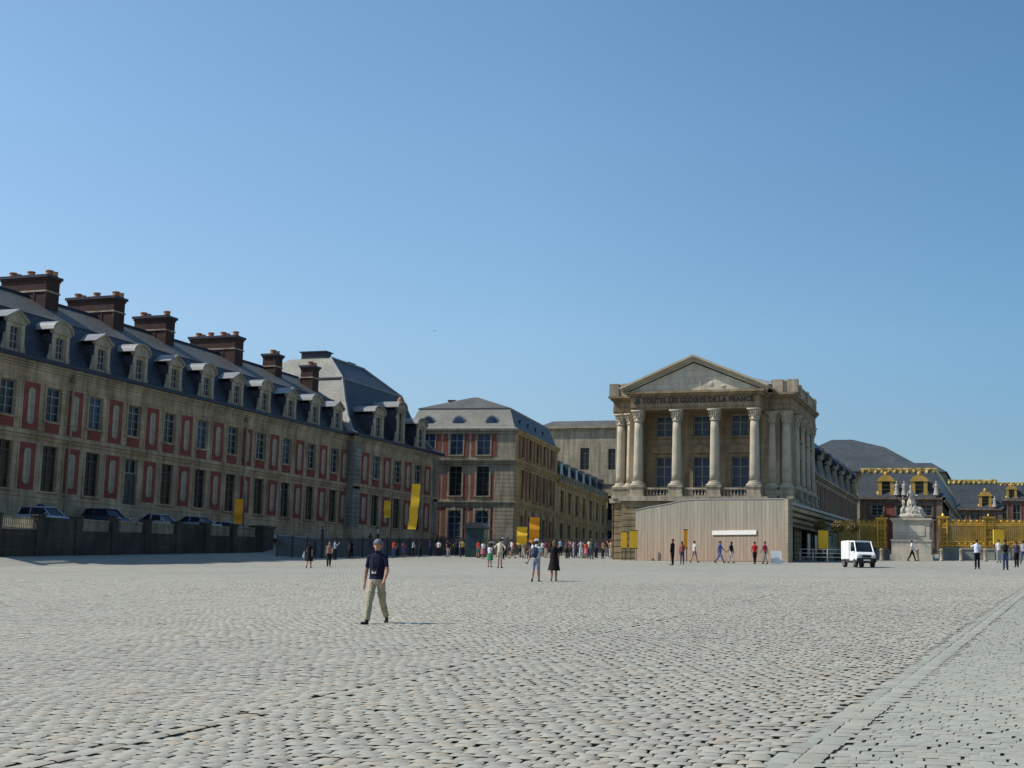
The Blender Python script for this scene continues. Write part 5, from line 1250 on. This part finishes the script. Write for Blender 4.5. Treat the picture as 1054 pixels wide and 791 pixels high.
banner('tall bright yellow banner hanging and billowing before the brick pavilion', -56.7, 125, 6.85, 11.4, .85, 'yellow', 18, -.3)
banner('small dull yellow banner behind the ramp crowd, left of the tall yellow one', -66.5, 139, 8.7, 10.6, .75, 'yellow', 18)
banner('short orange-yellow banner by the wing above the retaining wall', -67.0, 108.6, 6.5, 8.8, .75, 'orange', 20)
banner('yellow square banner left of its orange neighbour before the corner block', -42.9, 118.5, 5.3, 6.9, .95, 'yellow', 18)
banner('orange banner right of the yellow square one before the corner block', -42.4, 120.5, 5.6, 7.9, .95, 'orange', 18)
def signbox(label, x, y, z0, z1, w, m, d_=.2):
    zg = gz(x, y); r = thing('sign_panel', label, 'sign', (x, y, zg)); fr = Frame(x, y, 18); b = MB(fr); b.box(-w / 2, w / 2, -d_ / 2, d_ / 2, z0, z1); b.build('panel', [m], r)
    b = MB(fr); b.box(-w / 2 - .03, w / 2 + .03, -d_ / 2 - .02, d_ / 2 + .02, z1, z1 + .06); b.box(-w / 2 - .03, w / 2 + .03, -d_ / 2 - .02, d_ / 2 + .02, z0 - .06, z0)
    for s in (-1, 1): b.box(s * w * .35 - .03, s * w * .35 + .03, -.03, .03, zg - .05, z0 - .06)
    b.build('frame', ['iron'], r); return r
signbox('narrow yellow panel at the left end of the board screen, left one of two', -31.5, 112.6, 4.95, 6.3, .45, 'yellow')
signbox('wider yellow panel at the left end of the board screen, right one of two', -30.6, 112.4, 4.95, 6.4, .65, 'yellow')
signbox('slim orange-yellow panel standing before the middle of the board screen', -25.0, 107.5, 4.9, 6.3, .32, 'orange')
signbox('yellow panel behind the white railing of the entrance', -14.7, 111.6, 5.1, 6.55, .8, 'yellow')
signbox('pale yellow notice behind the people at the gilded fence', -1.6, 125.4, 6.1, 7.4, .9, 'yellow')
x0, x1, y = -15.9, -12.9, 108.0; zr = plane_z(-14.5, y)
r = thing('white_railing', 'white three-bar railing in front of the entrance canopy', 'railing', (-14.4, y, zr)); b = MB()
for x in (-16.0, -15.0, -13.9, -12.8):
    p = MB(); p.tube((x, y, zr - .1), (x, y, zr + 1.05), .05, seg=8); p.build('post', ['lead'], r, True)
for z in (.42, .72, 1.02): b.tube((-16.6, y, zr + z), (-12.2, y, zr + z), .035, seg=8)
b.build('rails', ['lead'], r, True)
r = thing('sandwich_board', 'small white folding board at the right end of the board screen', 'sign', (-16.6, 100.4, plane_z(-16.6, 100.4))); z = plane_z(-16.6, 100.4); b = MB(Frame(-16.6, 100.4, 20))
b.extrude([(-.3, z + .05), (-.24, z + .05), (.0, z + .95), (-.04, z + .95)], -.38, .38, plane='yz'); b.extrude([(.3, z + .05), (.24, z + .05), (.0, z + .95), (.04, z + .95)], -.38, .38, plane='yz'); b.build('panels', ['whitepaint'], r)
kx, ky = -52.4, 131; kz = plane_z(kx, ky)
r = thing('ticket_kiosk', 'dark green kiosk with an overhanging roof before the corner block', 'kiosk', (kx, ky, kz)); fr = Frame(kx, ky, 10); b = MB(fr); b.box(-.95, .95, -.9, .9, kz - .1, kz + 2.9); b.build('cabin', ['green_kiosk'], r)
b = MB(fr); b.box(-1.35, 1.35, -1.3, 1.3, kz + 2.9, kz + 3.05); b.extrude([(-1.3, kz + 3.05), (1.3, kz + 3.05), (.6, kz + 3.5), (-.6, kz + 3.5)], -1.2, 1.2); b.build('roof', ['iron'], r)
b = MB(fr); b.box(-.6, .6, -.95, -.9, kz + 1.1, kz + 2.3); b.build('window', ['glass_blue'], r)
bx, by = -17.4, 99.3
def shrub(label, x, y, h, rr, seed):
    rnd = random.Random(seed); z = plane_z(x, y); r = thing('potted_shrub', label, 'shrub', (x, y, z), 0, 'clipped shrubs by the entrance'); b = MB(); b.lathe([(.3, z), (.38, z + .5), (.4, z + .55)], x, y, 12); b.build('tub', ['wallstone'], r)
    b = MB(); b.tube((x, y, z + .5), (x, y, z + h - rr), .05, seg=6); b.build('trunk', ['trunk'], r); b = MB()
    for i in range(900):
        d_ = Vector((rnd.gauss(0, 1), rnd.gauss(0, 1), rnd.gauss(0, 1))).normalized() * rr * (rnd.random() ** .35) * (1 + .18 * math.sin(i)); c = Vector((x, y, z + h)) + d_; u = Vector((rnd.gauss(0, 1), rnd.gauss(0, 1), rnd.gauss(0, 1))).normalized() * .09; v = u.orthogonal().normalized() * .06
        b.poly([tuple(c - u), tuple(c + v), tuple(c + u), tuple(c - v)])
    b.build('crown', ['leaf'], r)
shrub('clipped shrub behind the yellow panel at the entrance', -15.6, 117, 2.9, .5, 1); shrub('clipped shrub in the middle, left of the gilded fence', -14.4, 118.5, 2.85, .48, 2); shrub('clipped shrub nearest the gilded fence', -13.2, 119.5, 2.85, .46, 3)
# bird
b = MB(); b.ell((0, 0, 0), (.07, .2, .06), 8, 6); b.loft([[(-.5, -.05, .12), (-.5, .08, .12), (-.5, .08, .13), (-.5, -.05, .13)], [(0, -.1, 0), (0, .1, 0), (0, .1, .02), (0, -.1, .02)], [(.5, -.05, .12), (.5, .08, .12), (.5, .08, .13), (.5, -.05, .13)]])
b.v = [(x * .45, y * .45, z * .45) for x, y, z in b.v]; me = b.mesh('flying_bird', ['black']); o = link(bpy.data.objects.new('flying_bird', me)); dv_ = Mc @ Vector((447 - 527, 395.5 - 341, -1400)); o.location = Vector((0, 0, 1.75)) + dv_ / 1400 * 120; tag(o, 'small dark bird flying high in the open sky', 'bird')

# ------------------------------------------------------------------ ground
def sheet(name, xs, ys, zf, mats, matf=None):
    v = [(x, y, zf(x, y)) for y in ys for x in xs]; nx = len(xs); f = []; k = []
    for j in range(len(ys) - 1):
        for i in range(nx - 1): f.append((j * nx + i, j * nx + i + 1, (j + 1) * nx + i + 1, (j + 1) * nx + i))
    me = bpy.data.meshes.new(name); me.from_pydata(v, [], f)
    for m in mats: me.materials.append(m)
    me.polygons.foreach_set('use_smooth', [True] * len(f)); return link(bpy.data.objects.new(name, me))
def gmat():
    t = NT('courtyard_setts'); geo = t.new('ShaderNodeNewGeometry')
    mp = t.new('ShaderNodeMapping'); mp.inputs['Scale'].default_value = (1, 1, 1); t.l.new(geo.outputs['Position'], mp.inputs[0])
    br = t.new('ShaderNodeTexBrick', offset=.5); br.inputs['Scale'].default_value = 1; br.inputs['Brick Width'].default_value = .21; br.inputs['Row Height'].default_value = .2; br.inputs['Mortar Size'].default_value = .018; br.inputs['Mortar Smooth'].default_value = 1.
    br.inputs['Color1'].default_value = (.86, .86, .86, 1); br.inputs['Color2'].default_value = (1.06, 1.06, 1.06, 1); br.inputs['Mortar'].default_value = (.72, .71, .7, 1); t.l.new(mp.outputs[0], br.inputs['Vector'])
    a = t.ramp(t.noise(.09, 8, mp.outputs[0], .62), [(.3, (.305, .297, .25)), (.7, (.37, .356, .298))])
    m2 = t.new('ShaderNodeMapping'); m2.inputs['Scale'].default_value = (1.6, .5, 1); t.l.new(geo.outputs['Position'], m2.inputs[0])
    p = t.ramp(t.noise(1.0, 6, m2.outputs[0], .7), [(.3, (.86, .86, .85)), (.7, (1.06, 1.05, 1.03))])
    t.bump(t.math('MULTIPLY', br.outputs['Fac'], -1.), .03, .8)
    return t.done(t.mix(t.mix(a, br.outputs['Color'], .8, 'MULTIPLY'), p, 1., 'MULTIPLY'), .85)
GM = gmat(); TM = mottled('terrace_gravel', (.15, .14, .12), .15, .8, .9, 30, .02)
JM = mottled('joint_earth', (.25, .238, .198), .3, 2, .95, 25, .01)
xs = [-1600, -700, -300, -160, -110, -90] + list(np.arange(-84, -56, 1.)) + list(np.arange(-56, 16.1, 4.)) + [30, 60, 120, 300, 700, 1600]
ys = [-600, -200, -60, -20] + list(np.arange(0, 104, 4.)) + list(np.arange(104, 182, 1.)) + list(np.arange(182, 340, 6.)) + [400, 700, 1500, 2600]
gr = sheet('ground', xs, ys, lambda x, y: gz(x, y) - .004, [GM]); tag(gr, None, None, kind='structure')
te = sheet('terrace', [XWALL - .5, -66.9, -68, -70, -72, -75.0], list(np.arange(74.6, 109, 2.)) + [109.1, 111, 113, 116], lambda x, y: terr_z(x, min(y, 112)), [TM]); tag(te, None, None, kind='structure')

def setts(name, box, w, l, dome, gap, mats, inside, seed, wav=.02, follow=None, gapl=.004, flat=.62):
    """thousands of domed setts as one surface"""
    rg = np.random.default_rng(seed); x0, x1, y0, y1 = box
    ny = int((y1 - y0) / l); nx = max(1, int((x1 - x0) / w + .5))
    jj, ii = np.meshgrid(np.arange(ny), np.arange(nx), indexing='ij'); jj = jj.ravel(); ii = ii.ravel()
    rowoff = rg.random(ny) * w * .35 + (np.arange(ny) % 2) * w * .5
    if follow is not None: rowoff *= 0
    cx = x0 + ii * w + rowoff[jj] + rg.normal(0, .010 if follow is None else .004, ii.size); cy = y0 + jj * l + rg.normal(0, .005, ii.size)
    if follow is None:
        cy = cy + .28 * np.sin(cx * .55 + 1.3) + .12 * np.sin(cx * 1.7 + cy * .2); cx = cx + .14 * np.sin(cy * .37) + .05 * np.sin(cy * 1.4)
        slope0 = np.arctan(.28 * .55 * np.cos(cx * .55 + 1.3) + .2 * np.cos(cx * 1.7 + cy * .2))
    else: cx = cx - x0 + follow(cy); slope0 = np.zeros(cx.size)
    m = inside(cx, cy); cx, cy, slope0 = cx[m], cy[m], slope0[m]; n = cx.size
    wv = rg.normal(0, .04, n); hw = (w - gap) / 2 * (1 + wv); hl = (l - gapl) / 2 * (1 + rg.normal(0, .03, n)); g = np.array([-1, -flat, flat, 1.])
    slope = slope0 + rg.normal(0, .025 if follow is None else .006, n)
    GX, GY = np.meshgrid(g, g); GX, GY = GX.ravel(), GY.ravel()
    ex = np.abs(GX) > .9; ey = np.abs(GY) > .9
    X = GX[None] * hw[:, None]; Y = GY[None] * hl[:, None]
    dxy = (.14 * .37 * np.cos(cy * .37) + .07 * np.cos(cy * 1.4)) if follow is None else np.zeros(n)
    Xr = X + Y * dxy[:, None]; Yr = X * np.tan(slope)[:, None] + Y
    Xr = Xr + rg.normal(0, .004, Xr.shape); Yr = Yr + rg.normal(0, .004, Yr.shape)
    hb = np.where(ex & ey, -dome * .15, np.where(ex, -dome * .2, np.where(ey, dome * .62, dome)))
    hz = hb[None] * (1 + rg.normal(0, .2, n))[:, None] + rg.normal(0, dome * .16, n)[:, None] + rg.normal(0, dome * .07, Xr.shape)
    tx, ty = rg.normal(0, dome, n), rg.normal(0, dome, n); hz = hz + X * tx[:, None] + Y * ty[:, None]
    PX_, PY_ = Xr + cx[:, None], Yr + cy[:, None]
    und = wav * (1.3 + np.sin(cx * .31 + cy * .23) + .5 * np.sin(cx * .7 - cy * .41))
    fade = np.clip((62 - view(cx, cy)) / 12, 0, 1)
    Z = SX * PX_ + SY * PY_ + dome * .62 + .014 + hz + (und * fade)[:, None]
    V = np.stack([PX_, PY_, Z], -1).reshape(-1, 3).astype(np.float32)
    q = np.array([[r * 4 + c, r * 4 + c + 1, (r + 1) * 4 + c + 1, (r + 1) * 4 + c] for r in range(3) for c in range(3)])
    Fq = (q[None] + (np.arange(n) * 16)[:, None, None]).reshape(-1, 4).astype(np.int32)
    me = bpy.data.meshes.new(name); me.vertices.add(len(V)); me.vertices.foreach_set('co', V.ravel()); me.loops.add(Fq.size); me.loops.foreach_set('vertex_index', Fq.ravel())
    me.polygons.add(len(Fq)); me.polygons.foreach_set('loop_start', np.arange(0, Fq.size, 4, dtype=np.int32)); me.update(calc_edges=True)
    me.polygons.foreach_set('use_smooth', np.ones(len(Fq), bool))
    at = me.color_attributes.new('tone', 'FLOAT_COLOR', 'POINT'); tone = rg.random(n); hue = rg.random(n)
    cl = np.ones((n, 16, 4), np.float32); cl[..., 0] = tone[:, None]; cl[..., 1] = hue[:, None]; at.data.foreach_set('color', cl.ravel())
    for mm in mats: me.materials.append(mm)
    o = link(bpy.data.objects.new(name, me)); tag(o, None, None, kind='structure'); return o
def settmat(name, c, warm):
    t = NT(name); at = t.new('ShaderNodeAttribute'); at.attribute_name = 'tone'; sp = t.new('ShaderNodeSeparateColor'); t.l.new(at.outputs['Color'], sp.inputs[0])
    geo = t.new('ShaderNodeNewGeometry')
    base = t.ramp(sp.outputs[0], [(0, sc(c, .90)), (.5, c), (1, sc(c, 1.08))]); h = t.ramp(sp.outputs[1], [(0, (.96, 1.0, 1.0)), (.6, (1, 1, .99)), (.9, (1.02, .995, .96)), (1, warm)])
    a = t.ramp(t.noise(.09, 8, geo.outputs['Position'], .62), [(.3, (.9, .9, .91)), (.7, (1.06, 1.05, 1.02))])
    f = t.ramp(t.noise(45, 4, geo.outputs['Position']), [(.3, (.9, .9, .9)), (.7, (1.04, 1.04, 1.04))])
    t.bump(t.noise(60, 4, geo.outputs['Position']), .006)
    return t.done(t.mix(t.mix(t.mix(base, h, 1., 'MULTIPLY'), a, 1., 'MULTIPLY'), f, 1., 'MULTIPLY'), .8, 0, .35)
SM = settmat('worn_setts', (.352, .335, .278), (1.08, .99, .88)); SM2 = settmat('flat_setts', (.325, .326, .272), (1.04, 1, .95))
seam = lambda y: -2.42 + .0464 * y
view = lambda x, y: (y * .926 - x * .347)
near = lambda x, y, far: (view(x, y) > 8.2) & (view(x, y) < far) & (np.abs(x * .9378 + y * .3463) < view(x, y) * .385 + 1.6)
XD = -7.15
setts('paving_setts', (-62, 4, 2, 66), .19, .17, .0115, .011, [SM], lambda x, y: near(x, y, 60) & (x < seam(y) + .03) & (np.abs(x - XD) > .11), 3, wav=.006)
setts('path_setts', (-3, 8, 2, 66), .17, .16, .0025, .004, [SM2], lambda x, y: near(x, y, 60) & (x > seam(y) + .45), 4, wav=.006, gapl=.002)
setts('border_setts', (0, .2, 2, 66), .205, .3, .0035, .006, [SM2], lambda x, y: near(x, y, 60), 5, wav=.006, follow=lambda y: seam(y) + .11)
setts('border_setts', (0, .2, 2, 66), .205, .26, .0035, .006, [SM2], lambda x, y: near(x, y, 60), 8, wav=.006, follow=lambda y: seam(y) + .315)
setts('drain_course', (0, .17, 2, 66), 0.19, .3, .0105, .010, [SM], lambda x, y: near(x, y, 60), 6, wav=.0075, follow=lambda y: XD + .03 * np.sin(y * .5))
v = []; f = []
for d_ in np.arange(6, 60.6, 2.6):
    for l_ in (-d_ * .4 - 2, 0, d_ * .4 + 2):
        x, y = .9379 * l_ - .3468 * d_ * 1.012, .3468 * l_ + .9379 * d_ * 1.012; v.append((x, y, plane_z(x, y) + .0125))
f = [(r * 3 + c, r * 3 + c + 1, r * 3 + 4 + c, r * 3 + 3 + c) for r in range(len(v) // 3 - 1) for c in range(2)]
me = bpy.data.meshes.new('joint_bed'); me.from_pydata(v, [], f); me.materials.append(JM); o = link(bpy.data.objects.new('joint_bed', me)); tag(o, None, None, kind='structure')
pv = sheet('path', [-2, 0, 2, 5, 10, 20, 40], list(np.arange(56, 124, 4.)), lambda x, y: plane_z(x, y) + .01, [mottled('smooth_path_setts', (.31, .313, .268), .06, .3, .85, 9, .01)])
for vv in pv.data.vertices: 
    if vv.co.x < -1.5: vv.co.x = seam(vv.co.y)
    elif vv.co.x < .5: vv.co.x = seam(vv.co.y) + 1.
for vv in pv.data.vertices: vv.co.z = plane_z(vv.co.x, vv.co.y) + .006
tag(pv, None, None, kind='structure')
for r in ROOTS:
    del r['_o']
